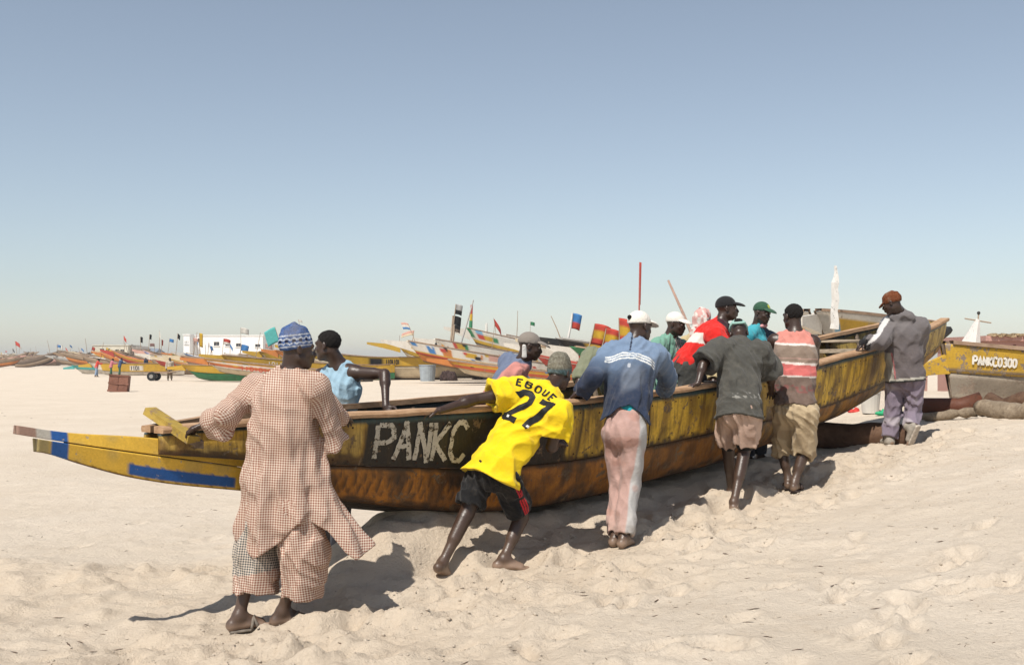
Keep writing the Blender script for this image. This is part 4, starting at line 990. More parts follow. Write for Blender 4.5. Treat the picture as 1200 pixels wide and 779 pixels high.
# --- 8 the person in the pink headscarf
p = Person('person in a pink patterned headscarf half hidden behind the red shirt', .011,
    head=(824, 374, 12.0), hf=(.5, .75, -.05), neck=(817, 394, 12.0), shL=(803, 404, 12.1), shR=(831, 404, 11.9), elL=(798, 428, 12.0), wrL=(806, 445, 11.8), elR=(836, 428, 11.9), wrR=(836, 446, 11.75), pel=(816, 460, 12.0), hipL=(809, 466, 12.05), hipR=(823, 466, 11.95), knL=(809, 508, 12.0), knR=(823, 508, 12.), anL=(809, 548, 12.1), anR=(823, 548, 12.05))
p.top('shirt', M_CLOTH, (.45, .36, .20), off=.03, hem=.12, sleeve='long', amp=.011, seed=71); p.legs('trousers', M_CLOTH, (.08, .07, .06), end=1.9)
S = SDF().ell(p.hp(0, -.02, .03), np.stack(p.hfr), (.09, .108, .098), .02).cone(p.hp(0, -.07, -.02), p.hp(.0, -.10, -.20), (.085, .05), (.11, .045), p.hfr[0], .05); S.cut(p.hp(0, .03, .03), p.hfr[1] * .9 - p.hfr[2] * .3); S.disp(folds(7, .010, 30, 80))
def scarf(V): return blend(blend(np.tile(np.array([.60, .33, .30]), (len(V), 1)), spots(V, 91, .025, .05), np.array([.65, .60, .55])), spots(V, 92, .03, .2), np.array([.40, .06, .05]))
attach('headscarf', S.mesh(.009), M_CLOTH, p.o, scarf)

# --- 9 the red shirt, standing in the boat
fl = float(b_zb(2.5)) + .045
p = Person('man in a red and white shirt and black cap standing in the boat, bent forward', .0095,
    head=(852, 362, 10.86), hf=(.97, -.12, .02), neck=(843, 382, 10.85), shL=(847, 388, 11.05), shR=(838, 394, 10.66), elL=(862, 420, 11.05), wrL=(870, 440, 10.9), elR=(856, 420, 10.60), wrR=(872, 436, 10.66), pel=(809, 424, 10.86), hipL=(809, 431, 10.95), hipR=(806, 432, 10.77), knL=(824, 470, 11.0), knR=(812, 472, 10.75), anL=(818, 520, 10.98), anR=(806, 522, 10.82), fdL=(.9, .4, 0), fdR=(.9, .4, 0),
    opt=dict(freeL=1, freeR=1, nodust=1, base=V3(1.76, 10.85, fl)))
for sd in 'LR': pass
def sh9(V):
    x, y, z = p.tw(V); c = np.tile(np.array([.62, .022, .018]), (len(V), 1)); e = y - .26 - .5 * z
    c = blend(c, (np.abs(e) < .06) * (z < .02) * (np.abs(x - .03) < .16) * 1., np.array([.68, .62, .56])); return blend(c, (y > .47) * (z > -.05) * .95, np.array([.012, .012, .02]))
p.top('shirt', M_CLOTH, sh9, off=.034, hem=.08, sleeve='short', amp=.012, seed=81, cuff=.92, sr=1.15, collar=.066); p.legs('trousers', M_CLOTH, (.055, .055, .05), off=.04, end=1.9, amp=.014)
p.cap(m_cloth('black_cap_cloth', (.018, .017, .018), dust=.06), None)

# --- 10 the dark grey shirt
p = Person('man in a dark grey shirt and pinkish shorts, head bowed, striding against the hull', .0082,
    head=(866, 391, 10.02), hf=(.15, .78, -.62), hu=(.0, .55, .8), neck=(866, 404, 9.88), shL=(844, 410, 9.80), shR=(890, 413, 9.86), elL=(824, 427, 9.68), wrL=(818, 449, 9.60), hdL=(-.55, .2, -.25), elR=(903, 440, 9.96), wrR=(904, 460, 10.17), hdR=(.2, .9, -.1),
    pel=(866, 478, 9.62), hipL=(855, 485, 9.68), hipR=(877, 486, 9.56), knL=(853, 527, 9.86), knR=(872, 528, 9.66), anL=(857, 575, 10.02), anR=(860, 588, 9.44), fdL=(.5, .86, 0), fdR=(.25, .9, -.18))
def sh10(V):
    x, y, z = p.tw(V); c = np.tile(np.array([.070, .068, .060]), (len(V), 1)); 
    m = (np.abs(x - .03) < .14) * sstep(.035, .02, np.abs(y - .055 - .1 * x)) * (vn(V[:, 0] + V[:, 1], V[:, 2], .018, 95) > .12) * (z < 0); return blend(c, m * .75, np.array([.30, .29, .26]))
p.top('shirt', M_CLOTH, sh10, off=.044, hem=.10, sleeve='short', amp=.015, seed=91, cuff=.95, sr=1.30, flare=.03, kz=(16, 46, .5), collar=.068)
p.legs('shorts', M_CLOTH, lambda V: blend(np.tile(np.array([.52, .37, .29]), (len(V), 1)), spots(V, 96, .1, .08) * .5, np.array([.28, .18, .14])), off=.040, end=.80, amp=.016, seed=92, r_end=.115, wide=1.08)
S = SDF()
for sd in 'LR': S.cone(lerp(p.J['hip' + sd], p.J['kn' + sd], .5), lerp(p.J['hip' + sd], p.J['kn' + sd], .93), .082, .072, None, .01, (0, 1))
attach('under_shorts', S.mesh(.009), m_cloth('black_cloth'), p.o, (.012, .012, .013))
M_TEAL = m_cloth('teal_cap_cloth', (.30, .48, .42), dust=.1); p.cap(M_TEAL, None, back=True, visor=False, big=.004, tilt=.1)
S = SDF().cone(p.hp(-.05, -.118, .03), p.hp(.05, -.118, .03), .013, .013, None, .01); attach('cap_strap', S.mesh(.006), M_TEAL, p.o)
S = SDF().ell(p.hp(0, -.108, .064), np.stack(p.hfr), (.040, .014, .028), .01); attach('cap_opening', S.mesh(.006), M_HAIR, p.o)

# --- 11 the green cap
p = Person('man in a green cap and turquoise shirt turning to look back, far side', .0105,
    head=(893, 367, 12.15), hf=(.62, -.76, -.16), hu=(.1, 0, 1), neck=(887, 386, 12.2), shL=(901, 396, 12.35), shR=(874, 394, 12.05), elL=(908, 420, 12.3), wrL=(905, 438, 12.1), elR=(870, 420, 12.0), wrR=(878, 440, 11.85), pel=(884, 452, 12.3), hipL=(891, 458, 12.35), hipR=(878, 458, 12.2), knL=(891, 500, 12.3), knR=(878, 500, 12.2), anL=(890, 540, 12.4), anR=(876, 540, 12.3))
def sh11(V): x, y, z = p.tw(V); return blend(np.tile(np.array([.05, .33, .40]), (len(V), 1)), ((x < .02 + .05 * np.sin(y * 9)) & (z > -.02)) * 1., np.array([.035, .055, .085]))
p.top('shirt', M_CLOTH, sh11, off=.03, hem=.12, sleeve='long', amp=.011, seed=101, collar=.062); p.legs('trousers', M_CLOTH, (.05, .05, .06), end=1.9)
def gcap(V): r, f, u = p.hfr; q = V - p.hc; return blend(np.tile(np.array([.03, .085, .05]), (len(V), 1)), (np.hypot(q @ r + .005, q @ u - .085) < .021) * (q @ f > .03) * 1., np.array([.40, .42, .05]))
p.cap(m_cloth('green_cap_cloth', dust=.08), gcap)
S = SDF().cone(p.hp(-.065, -.03, -.04), p.hp(-.05, .03, -.125), .022, .026, None, .02).cone(p.hp(-.05, .03, -.125), p.hp(.03, .05, -.14), .024, .02, None, .02); attach('neck_towel', S.mesh(.008), M_CLOTH, p.o, (.62, .30, .30))

# --- 12 the striped vest
p = Person('bareheaded man in a salmon and brown striped vest and khaki shorts', .0085,
    head=(929, 371, 10.34), hf=(-.42, .90, -.05), neck=(932, 392, 10.30), shL=(908, 399, 10.36), shR=(953, 401, 10.26), elL=(900, 424, 10.46), wrL=(908, 438, 10.62), hdL=(.2, .9, -.2), elR=(955, 428, 10.42), wrR=(948, 438, 10.68), hdR=(0, 1, -.1),
    pel=(932, 476, 10.16), hipL=(921, 483, 10.24), hipR=(944, 483, 10.08), knL=(917, 528, 10.36), knR=(942, 530, 10.18), anL=(924, 562, 10.32), anR=(931, 571, 10.10), fdL=(.35, .9, 0), fdR=(.45, .88, 0), opt=dict(girth=1.02, shod=1))
def vest(V):
    zz = V[:, 2]; pyv = HOR - (zz - CAMZ) * FPX / 10.15 - .10 * (V[:, 0] - p.J['pel'][0]) * 100 * .6; n = vn(V[:, 0], V[:, 2], .08, 111) * 3; q = pyv + n * .5
    c = np.tile(np.array([.56, .22, .18]), (len(V), 1)); TA = np.array([.24, .18, .14]); W_ = np.array([.68, .60, .55])
    c = blend(c, (q > 404) * 1., TA); c = blend(c, (np.abs(q - 403.5) < 1.3) * 1., W_); c = blend(c, (np.abs(q - 420) < .7) * .6, np.array([.5, .3, .26]))
    c = blend(c, (q > 426.5) * 1., np.array([.52, .13, .12])); c = blend(c, (np.abs(q - 426) < 1.3) * 1., W_); c = blend(c, (q > 441) * 1., np.array([.15, .105, .085])); c = blend(c, (np.abs(q - 440.5) < .9) * 1., W_ * .8)
    return blend(c, (np.abs(q - 455) < 4) * (vn(V[:, 0] * 1.0, V[:, 2], .02, 112) > .05) * .6, np.array([.22, .06, .06]))
p.top('vest', M_CLOTH, vest, off=.040, hem=.03, sleeve='none', amp=.012, seed=111, flare=.01, hemcut=lambda P: (at(0, 473, 10.15)[2] - P[:, 2]) + .01 * np.sin(P[:, 0] * 30)); p.hair()
p.legs('shorts', M_CLOTH, lambda V: blend(np.tile(np.array([.46, .36, .23]), (len(V), 1)), spots(V, 113, .09, .1) * .5, np.array([.24, .17, .10])), off=.038, end=1.06, amp=.015, seed=112, r_end=.104, wide=1.06)
for sd in 'LR': p.sandal(sd, m_plain('dark_rubber', (.05, .035, .03), .7), None)

# --- 13 the hooded jacket
p = Person('man in a grey hooded jacket, violet trousers and rust knitted peaked cap by the bow', .0095,
    head=(1045, 355, 11.96), hf=(-.80, .48, -.36), hu=(-.2, .1, 1), neck=(1056, 372, 12.02), shL=(1044, 380, 12.08), shR=(1078, 382, 11.98), elL=(1033, 400, 11.86), wrL=(1013, 402, 11.86), hdL=(-.75, -.05, -.55), elR=(1074, 412, 12.2), wrR=(1058, 418, 12.36), hdR=(-.6, .7, -.2),
    pel=(1061, 440, 12.04), hipL=(1050, 446, 12.12), hipR=(1072, 446, 11.98), knL=(1046, 486, 12.16), knR=(1070, 484, 12.06), anL=(1042, 516, 12.12), anR=(1067, 501, 11.92), fdL=(-.1, .98, 0), fdR=(-.25, .35, -.90), opt=dict(freeR=1))
def hood(S, s):
    S.cone(s.J['neck'] - s.fw * .075 - s.lat * .07 + s.up * .015, s.J['neck'] - s.fw * .080 + s.lat * .08 + s.up * .01, .052, .052, None, .05).cone(s.J['neck'] - s.up * .02, lerp(s.J['neck'], s.hc, .4), .082, .086, None, .03)
    e, w = s.J['elL'], s.J['wrL']; S.cone(lerp(e, w, .86), lerp(e, w, 1.06), .05, .048, None, .006)
def jk(V):
    x, y, z = p.tw(V); c = np.tile(np.array([.115, .098, .100]), (len(V), 1)); n = vn(V[:, 0], V[:, 2], .2, 121) * .5 + .25
    c = blend(c, sstep(.2, .6, y) * .5, np.array([.17, .16, .16])); LG = np.array([.40, .38, .33]); zz = V[:, 2]
    c = blend(c, (x < -.115 - .18 * np.clip(y - .05, 0, 1) ** 2) * (y < .27) * (np.abs(x) < .3) * 1., LG * .8); c = blend(c, (np.abs(x + .105 + .3 * np.clip(y, 0, 1) ** 2) < .008) * (y < .27) * 1., np.array([.35, .12, .12]))
    hemz = at(0, 446, 12.04)[2] + .10 * (V[:, 0] - p.J['pel'][0]) * .9
    c = blend(c, (zz < hemz + .035) * 1., LG); c = blend(c, (zz < hemz + .012) * 1., np.array([.03, .03, .03]))
    e, w = p.J['elL'], p.J['wrL']; t = ((V - e) @ nrm(w - e)) / np.linalg.norm(w - e); dd = np.linalg.norm(V - e - np.outer(np.clip(t, 0, 1.1), w - e), axis=1)
    c = blend(c, (t > .80) * (dd < .09) * 1., np.array([.012, .012, .014])); d2 = (V - p.J['shL']) ; up_ = d2[:, 2]
    ua = nrm(p.J['elL'] - p.J['shL']); pr = d2 - np.outer(d2 @ ua, ua); c = blend(c, ((d2 @ ua) > -.05) * (pr @ nrm(V3(-.6, -.2, .8)) > .086) * (np.linalg.norm(pr, axis=1) < .12) * 1., np.array([.58, .56, .54])); return c
hem13 = lambda P: at(0, 447, 12.04)[2] + .09 * (P[:, 0] - p.J['pel'][0]) - P[:, 2]
p.top('hooded_jacket', M_CLOTH, jk, off=.055, hem=.12, sleeve='long', amp=.013, seed=121, cuff=.98, sr=1.12, extra=hood, kz=(14, 42, .5), flare=.03, hemcut=hem13)
p.legs('trousers', M_CLOTH, lambda V: blend(np.tile(np.array([.20, .165, .21]), (len(V), 1)), spots(V, 122, .12, .12) * .7, np.array([.42, .38, .40])), off=.030, end=1.95, amp=.015, seed=123, r_end=.084)
p.beanie(m_knit('rust_knit', (.17, .058, .026), 75), None, visor=True, low=-.005, tilt=.1)
for sd in 'LR':
    x, f, u = p.footfr(sd); an = p.J['an' + sd]; S = SDF().cone(an - f * .03 - u * .035, an + f * .12 - u * .045, (.048, .05), (.052, .038), x, .02).cone(an + u * .03, an - u * .03, .052, .05, None, .03)
    sho = attach('shoe', S.mesh(.008), m_plain('dusty_shoe', (.30, .27, .23), .85, .3, 15, .3), p.o); S = SDF().cone(an - f * .06 - u * .078, an + f * .15 - u * .082, (.046, .016), (.054, .015), x, .01); V, Q = S.mesh(.007); o = obj('sole', mesh_data('sole', V - p.base, Q, True), m_plain('pale_sole', (.48, .42, .35), .8, .3, 30, .4), sho)
# ------------------------------------------------------------------ the other boats on the beach
M_BPAINT = m_paint('painted_hull', None, (.30, .24, .18), .395, 5, .28, (.10, .08, .06), .6)
M_BPAINT2 = m_paint('peeling_hull', None, (.22, .17, .13), .47, 7, .4, (.07, .05, .035), .7)
M_BRAIL = m_wood('boat_rail', (.24, .15, .10), (.42, .30, .21), 3, (2, 2, 5)); M_POLE = m_wood('pole_wood', (.28, .20, .14), (.45, .36, .27), 4, (3, 3, 1))
M_FLAG = None
def m_flag():
    t = NT('flag_cloth'); n = t.noise(9, 4, .6, t.coord()); c = t.mix(t.ramp(n, .3, .7), t.mix(1, t.attr('Col'), (.8, .8, .8), 'MULTIPLY'), t.attr('Col')); return t.done(c, .9, .1)
M_FLAG = m_flag()
PC = dict(w=(.66, .62, .55), y=(.55, .34, .04), r=(.48, .07, .05), g=(.05, .22, .10), b=(.06, .20, .46), k=(.02, .02, .02), o=(.55, .20, .05), t=(.10, .40, .38), n=(.30, .22, .15), c=(.62, .52, .36), p=(.58, .34, .28), d=(.16, .12, .09), e=(.40, .39, .37), s=(.20, .40, .55), m=(.34, .29, .23))
PC = {k: np.array(v) for k, v in PC.items()}
def flag(parent, base, h, lean, cols, fw=.6, fh=.4, wind=V3(.9, .25, 0), r=.025, polemat=None, horiz=True, top=0.):
    """a pole with a flag; cols are bands"""
    tip = base + V3(lean[0], lean[1], h); po = MB().tube([base, lerp(base, tip, .5) + V3(.02, 0, 0), tip], [r, r * .85, r * .6], 6).build('flagpole', polemat or M_POLE, parent)
    if cols:
        n, m = 12, 9; V = []; C = []; wd = nrm(wind); up = nrm(tip - base)
        for i in range(n):
            for k in range(m):
                a, b = i / (n - 1), k / (m - 1); V.append(tip - up * (top + b * fh) + wd * a * fw + V3(-wd[1], wd[0], 0) * .07 * fw * math.sin(a * 7 + b) * a - V3(0, 0, .25) * fw * a * a)
                q = b if horiz else a; C.append(PC[cols[min(len(cols) - 1, int(q * .999 * len(cols)))]])
        ix = np.arange(n * m).reshape(n, m); q = np.stack([ix[:-1, :-1], ix[1:, :-1], ix[1:, 1:], ix[:-1, 1:]], -1).reshape(-1, 4)
        me = mesh_data('flag', np.array(V), q, True, np.array(C)); fo = obj('flag', me, M_FLAG, po); md = fo.modifiers.new('cloth', 'SOLIDIFY'); md.thickness = .004
    return po
def pirogue(label, tip, heading, L=12., H=1.1, B=.85, rise=None, riseb=None, spur=1.5, upper='y', lower='w', rail=None, blocks=(), lines=(), frac=.5, n=60, text=None, flags=(), mat=None, group=None, tilt=0., detail=True, thw=3, t0=0., pw=1.9, bottom=.0, deco=0, rake=1.1):
    """tip: where the point of the bow spur is, in space; the hull then lies on the sand behind it"""
    hd = nrm(V3(heading[0], heading[1], 0)); sd = V3(-hd[1], hd[0], 0); tip = np.asarray(tip, float); mat = mat or M_BPAINT
    root = tip - hd * (L / 2 + spur); zgr = g_smooth(root[0], root[1]) - .04; root = V3(root[0], root[1], zgr); tz = tip[2] - zgr
    rise = max(.1, tz - .04 - H) if rise is None else rise; riseb = max(.1, (tz - .45 - bottom) * .62) if riseb is None else riseb
    o = tag(empty('pirogue', root), label, 'boat', group)
    t = np.linspace(-1, 1, n); x = t * L / 2
    hb = B * np.maximum(0, 1 - np.abs(t) ** 2.8) ** .75 + .07; fb = np.clip(t - .05, 0, 1) ** 2.1; st = np.clip(-t - .3, 0, 1) ** 2
    ft = np.clip((t - t0) / (1 - t0), 0, 1) ** pw; zg = H + ft * rise + st * .3; zb = bottom + np.clip((t - t0) / (1 - t0), 0, 1) ** (pw * 1.25) * riseb + st * .25; hc = hb * .55; hm = hb * .88; rk = np.clip((t - .3) / .7, 0, 1) ** 2
    zm = zb + (zg - zb) * (1 - frac)
    P = lambda xx, yy, zz: hd * np.asarray(xx, float)[..., None] + sd * np.asarray(yy, float)[..., None] + V3(0, 0, 1) * np.asarray(zz, float)[..., None]
    seed = sum(map(ord, label)) % 97
    def plank(name, y0, z0, y1, z1, colfn, side, R, mt, proud=0.):
        fr = np.linspace(0, 1, R); xr = lambda f: x - rake * rk * (zg - (z0 + (z1 - z0) * f)) / np.maximum(zg - zb, .05); out = np.stack([P(xr(f), side * (y0 + (y1 - y0) * f + proud), z0 + (z1 - z0) * f) for f in fr]); inn = np.stack([P(xr(f), side * (y0 + (y1 - y0) * f + proud - .05), z0 + (z1 - z0) * f) for f in (fr[0], fr[-1])])
        V = np.concatenate([out.reshape(-1, 3), inn.reshape(-1, 3)]); a = np.arange(R * n).reshape(R, n); b = R * n + np.arange(2 * n).reshape(2, n); q = []
        def Q(A, Bq, C, D): q.append(np.stack([A, Bq, C, D] if side > 0 else [D, C, Bq, A], -1).reshape(-1, 4))
        Q(a[:-1, 1:], a[1:, 1:], a[1:, :-1], a[:-1, :-1]); Q(b[:1, :-1], b[1:, :-1], b[1:, 1:], b[:1, 1:]); Q(a[0, :-1], b[0, :-1], b[0, 1:], a[0, 1:]); Q(a[-1, 1:], b[1, 1:], b[1, :-1], a[-1, :-1])
        tt = np.tile(t, R); ff = np.repeat(fr, n); C = colfn(tt, ff); C = np.concatenate([C, np.tile(PC['n'] * .7, (2 * n, 1))])
        obj(name, mesh_data(name, V, np.concatenate(q), True, C), mt, o)
    def cu(tt, ff):
        c = np.tile(PC[upper], (len(tt), 1))
        for t0, t1, f0, f1, k in blocks: c[(tt > t0) & (tt <= t1) & (ff >= f0) & (ff <= f1)] = PC[k]
        dr = random.Random(seed)
        for _ in range(deco):
            a_ = dr.uniform(-.7, .97); b_ = dr.uniform(.012, .05); f_ = dr.choice((.08, .2, .35, .5, .62)); g_ = f_ + dr.uniform(.15, .35); c[(tt > a_) & (tt <= a_ + b_) & (ff >= f_) & (ff <= g_)] = PC[dr.choice('rygbkowryk')]
        for f0, f1, k in lines: c[(ff >= f0) & (ff <= f1)] = PC[k]
        return c * (1 + .15 * vn(tt * 9, ff, .5, seed))[:, None]
    def cl(tt, ff):
        c = np.tile(PC[lower], (len(tt), 1)); c[ff > .86] = PC['d']; return blend(c, np.clip(vn(tt * 6, ff, .3, seed + 1) * 1.6, 0, .6), PC[lower] * .6)
    Ru = 11 if detail else 4
    for side in (1, -1):
        plank('upper_strake', hb, zg, hm, zm, cu, side, Ru, mat, .012); plank('lower_strake', hm, zm, hc, zb, cl, side, 6 if detail else 3, mat)
        k = slice(None, None, 2 if detail else 4); rr = np.stack([P(x[k], side * (hb[k] - .05), zg[k] + .03)]).reshape(-1, 3)
        V = np.concatenate([rr + sd * side * a + V3(0, 0, b) for a, b in ((.09, -.035), (.09, .02), (-.05, .02), (-.05, -.035))]); m = len(rr); q = [(i + m * j, i + 1 + m * j, i + 1 + m * ((j + 1) % 4), i + m * ((j + 1) % 4)) for j in range(4) for i in range(m - 1)]
        obj('gunwale_rail', mesh_data('gunwale_rail', V, [f if side > 0 else f[::-1] for f in q], False), M_BRAIL if rail is None else m_plain('rail_' + rail, tuple(PC[rail]), .7), o)
    # bottom
    xb = x - rake * rk; V = np.concatenate([P(xb, hc, zb), P(xb, x * 0, zb - .03), P(xb, -hc, zb)]); obj('bottom_plank', mesh_data('bottom_plank', V, [(i + n * j, i + n * (j + 1), i + 1 + n * (j + 1), i + 1 + n * j) for j in (0, 1) for i in range(n - 1)], True), m_plain('tarred_bottom', (.03, .022, .016)), o)
    # spur: a tapered beam carrying on the line of the keel
    e0 = P(np.array(L / 2 - .35), np.array(0.), np.array(zg[-2] - (zg[-2] - zb[-2]) * .27)); e1 = tip - root; ups = V3(0, 0, 1); w0 = .10; h0 = (zg[-2] - zb[-2]) * .24; V = []
    for k in np.linspace(0, 1, 6):
        c = lerp(e0, e1 - ups * .07, k); hh = lerp(h0, .09, k ** .8); ww = lerp(w0, .04, k)
        V += [c + sd * ww + ups * hh, c - sd * ww + ups * hh, c - sd * ww - ups * hh, c + sd * ww - ups * hh]
    Fc = [(i * 4 + j, i * 4 + (j + 1) % 4, i * 4 + 4 + (j + 1) % 4, i * 4 + 4 + j) for i in range(5) for j in range(4)] + [(20, 21, 22, 23), (3, 2, 1, 0)]
    obj('bow_spur', mesh_data('bow_spur', V, Fc, False, np.tile(PC[upper], (24, 1))), mat, o)
    for k in range(thw): tt = lerp(-.6, .45, k / max(1, thw - 1)); i = int((tt + 1) / 2 * (n - 1)); MB().box(P(x[i], np.array(0.), zg[i] - .12), (.25, 2 * hb[i] - .1, .05), (hd, sd, ups)).build('thwart', M_BRAIL, o)
    if text:
        s_, t0, t1, f0, f1, ck = text; x0, x1 = t0 * L / 2, t1 * L / 2; m = len(s_); adv = (x1 - x0) / m
        side = 1 if sd[1] < 0 else -1; V = []; Fc = []; H_ = abs(f1 - f0)
        def pr(row, lift):
            i = np.interp(row[:, 0], x, np.arange(n)); g = lambda A: np.interp(row[:, 0], x, A); f = row[:, 1]; return P(row[:, 0], side * (g(hb) + (g(hm) - g(hb)) * f + .014 + lift * 2), g(zg) + (g(zm) - g(zg)) * f)
        hpx = float(np.mean(zg - zm))
        for gi, ch in enumerate(s_):
            for st_ in GL.get(ch, []):
                a, N = ribbon([(x0 + gi * adv + u_ * abs(adv) * (1.05 if adv > 0 else -1.05), (f1 + (f0 - f1) * v_) * hpx) for u_, v_ in st_], .16 * H_ * hpx + .012, .05); b = len(V); k = len(a)
                for r in (-1, 1): V += list(pr(np.stack([a[:, 0] + N[:, 0] * r, (a[:, 1] + N[:, 1] * r) / hpx], 1), .002 + .0005 * (gi % 4)))
                Fc += [(b + i, b + i + 1, b + k + i + 1, b + k + i) for i in range(k - 1)]
        obj('lettering', mesh_data('lettering', V, Fc, False), m_plain('lettering_' + ck, tuple(PC[ck]), .7), o)
    for fl_ in flags:
        tt, h_, lean, cols = fl_[:4]; kw = fl_[4] if len(fl_) > 4 else {}; i = int((tt + 1) / 2 * (n - 1)); flag(o, P(x[i], np.array(hb[i] * .3), zg[i] - .1), h_, lean, cols, **kw)
    return o
SPADE = [(0, .5), (.18, .12), (.32, -.08), (.30, -.24), (.14, -.28), (.04, -.2), (.1, -.5), (-.1, -.5), (-.04, -.2), (-.14, -.28), (-.30, -.24), (-.32, -.08), (-.18, .12)]
def emblem(o, pts, c, size, mat, nm='emblem', rot=0., yl=.0):
    n = len(pts); ca, sa = math.cos(rot), math.sin(rot); base = np.array(o.location)
    Vf = [np.asarray(c) - base + V3((a * ca - b * sa) * size, -yl, (a * sa + b * ca) * size) for a, b in pts]; Vb = [v + V3(0, .02, 0) for v in Vf]
    MB().add(Vf + Vb, [tuple(range(n)), tuple(range(2 * n - 1, n - 1, -1))] + [(i, n + i, n + (i + 1) % n, (i + 1) % n) for i in range(n)]).build(nm, mat, o)
DISC = [(math.cos(i * math.pi / 8) * .5, math.sin(i * math.pi / 8) * .5) for i in range(16)]
# --- the neighbour at the right edge
r1 = pirogue('peeling yellow pirogue lettered PANKC0300 standing on logs beside the bow', at(1082, 428, 16.6), (-.955, -.12), L=13, H=.62, B=.95, rise=.30, riseb=.06, rake=.15, pw=2.6, spur=.30, upper='y', lower='m', frac=.50, n=160, mat=M_BPAINT2,
    lines=((.84, .90, 'd'),), blocks=((-1, .60, .55, 1, 'y'),), text=('PANKC0300', .948, .858, .36, .66, 'w'), bottom=-.02, thw=5)
# --- the boat behind the bow with the white post
r2 = pirogue('white and yellow pirogue with a bleached grey prow and a tall white post', at(938, 372, 22), (-.55, -.83), L=9, H=1.72, bottom=.4, B=.95, spur=.7, upper='w', lower='w', blocks=((.50, .90, .22, 1, 'y'), (.96, 1, 0, 1, 'e'), (.91, .94, .5, 1, 's')), lines=((0, .10, 'w'),), n=160)
b_ = at(978, 374, 22.2) - np.array(r2.location); MB().tube([b_ + V3(0, 0, k * 1.28 - .2) + V3(.012 * math.sin(k * 17) + .03 * k, 0, 0) for k in np.linspace(0, 1, 12)], [.085 * (1 - .30 * k) * (1 + .10 * NR.normal()) * (1 if k < .9 else .5) for k in np.linspace(0, 1, 12)], 5).build('white_post', m_paint('post_white', (.74, .72, .68), (.10, .09, .08), .42, 16, .1), r2)
# --- between the men
r3 = pirogue('white pirogue with a yellow band behind the white cap man', at(766, 399, 27), (-.72, -.69), L=9, H=1.25, B=.95, spur=.8, upper='w', lower='w', blocks=((-1, .92, .42, 1, 'y'),), flags=((.857, 1.75, (-.75, 0), '', dict(r=.045, polemat=m_plain('pink_pole', (.45, .30, .24), .7))),))
c6 = pirogue('grey pirogue with a black lettered band and red stripe beyond the yellow shirt', at(622, 394, 44), (-.98, -.15), L=14, H=.9, B=1., t0=-.8, pw=1.3, spur=1.0, upper='k', lower='r', frac=.38, rail='e', lines=((0, .12, 'e'), (.88, 1, 'e')), blocks=((.74, .84, .12, .88, 'y'),), text=('IOIIO', .72, .45, .25, .75, 'w'), flags=((.99, 1.0, (-.42, 0), ''), (.955, 1.15, (.2, 0), 'br', dict(fw=.42, fh=.62, r=.06, polemat=m_paint('pole_white', (.7, .68, .64), (.3, .3, .3), .42, 12, .1)))))
c7 = pirogue('white pirogue flying three yellow and red flags', at(640, 404, 39), (-.99, -.05), L=13, H=1.3, B=1., spur=.8, upper='w', lower='p', blocks=((.88, 1, 0, 1, 'g'), (.84, .88, 0, 1, 'y'), (.80, .84, 0, 1, 'r')),
    flags=((.93, 1.0, (.26, 0), 'ryr', dict(fw=.62, fh=.75)), (.84, .9, (.22, 0), 'ryr', dict(fw=.60, fh=.7)), (.73, 1.35, (0, 0), 'ryr', dict(fw=.5, fh=.9)), (.645, 3.4, (.08, 0), 'rr', dict(fw=.07, fh=1.5, r=.035, polemat=m_plain('red_pole', (.40, .10, .08), .8))), ))
# --- the group beyond the elbow of the blue vest
c1 = pirogue('long yellow pirogue with white sides and a brown rail beside the grey tub', at(322, 404, 84), (-1, .02), L=15, H=1.75, B=1.2, spur=1.2, upper='y', lower='c', frac=.42, blocks=((.02, .16, .15, .9, 'k'),), text=('IIOIIOI', 0, -.14, .25, .8, 'k'), rail=None, bottom=.15)
c1b = pirogue('yellow beaked pirogue rising behind the long yellow one', at(430, 401, 90), (-1, .05), L=17, H=1.6, B=1.1, spur=2.4, upper='y', lower='c', flags=((.98, .8, (0, 0), ''),))
c2 = pirogue('white pirogue painted with coloured emblems, its prow hung with pennants', at(446, 398, 70), (-.985, -.10), L=15, H=.75, t0=-.85, pw=1.25, deco=26, B=1.1, spur=1.6, upper='w', lower='o', frac=.62, n=120, lines=((.0, .06, 'c'), (.55, .6, 'r'), (.75, .82, 'y'), (.9, 1, 'r')), blocks=((.78, .84, .2, .8, 'b'), (.62, .70, .2, .8, 'o'), (.4, .5, .15, .6, 'y'), (.1, .3, .1, .5, 'p')),
    flags=((.93, 1.3, (-.5, 0), 'pwb', dict(fw=.5, fh=.45, wind=V3(-.8, .2, .3))), (.95, .8, (.15, 0), 'pc', dict(fw=.8, fh=.3, wind=V3(-1, .2, 0)))))
c3 = pirogue('white pirogue painted with black spades and a coloured triangle', at(484, 396, 76), (-.99, -.06), L=16, H=.9, t0=-.85, pw=1.25, deco=14, B=1.1, spur=1.4, upper='w', lower='y', frac=.62, n=120, lines=((.70, .78, 'o'), (.9, 1, 'r')), blocks=((.80, .84, .05, .8, 'r'), (.74, .80, .05, .8, 'y'), (.71, .74, .05, .8, 'g'), (.1, .4, .6, 1, 'y')),
    flags=((.86, 2.7, (.35, 0), 'ek', dict(fw=.5, fh=.7, r=.05)), (.85, 1.9, (.15, 0), 'kk', dict(fw=.6, fh=.6, r=.09)), (.84, 1.3, (.1, 0), 'kd', dict(fw=.45, fh=.5, r=.10)), (.78, 3.1, (.9, 0), '', dict(r=.07, polemat=m_plain('grey_spar', (.42, .40, .37), .8))), (.5, 1.8, (.2, 0), '')))
M_BLK = m_plain('spade_black', (.02, .02, .02), .6)
for px, py in ((511, 405.5), (525, 410.5), (552, 421)): emblem(c3, SPADE, at(px, py, 73.9), .62, M_BLK, 'spade')
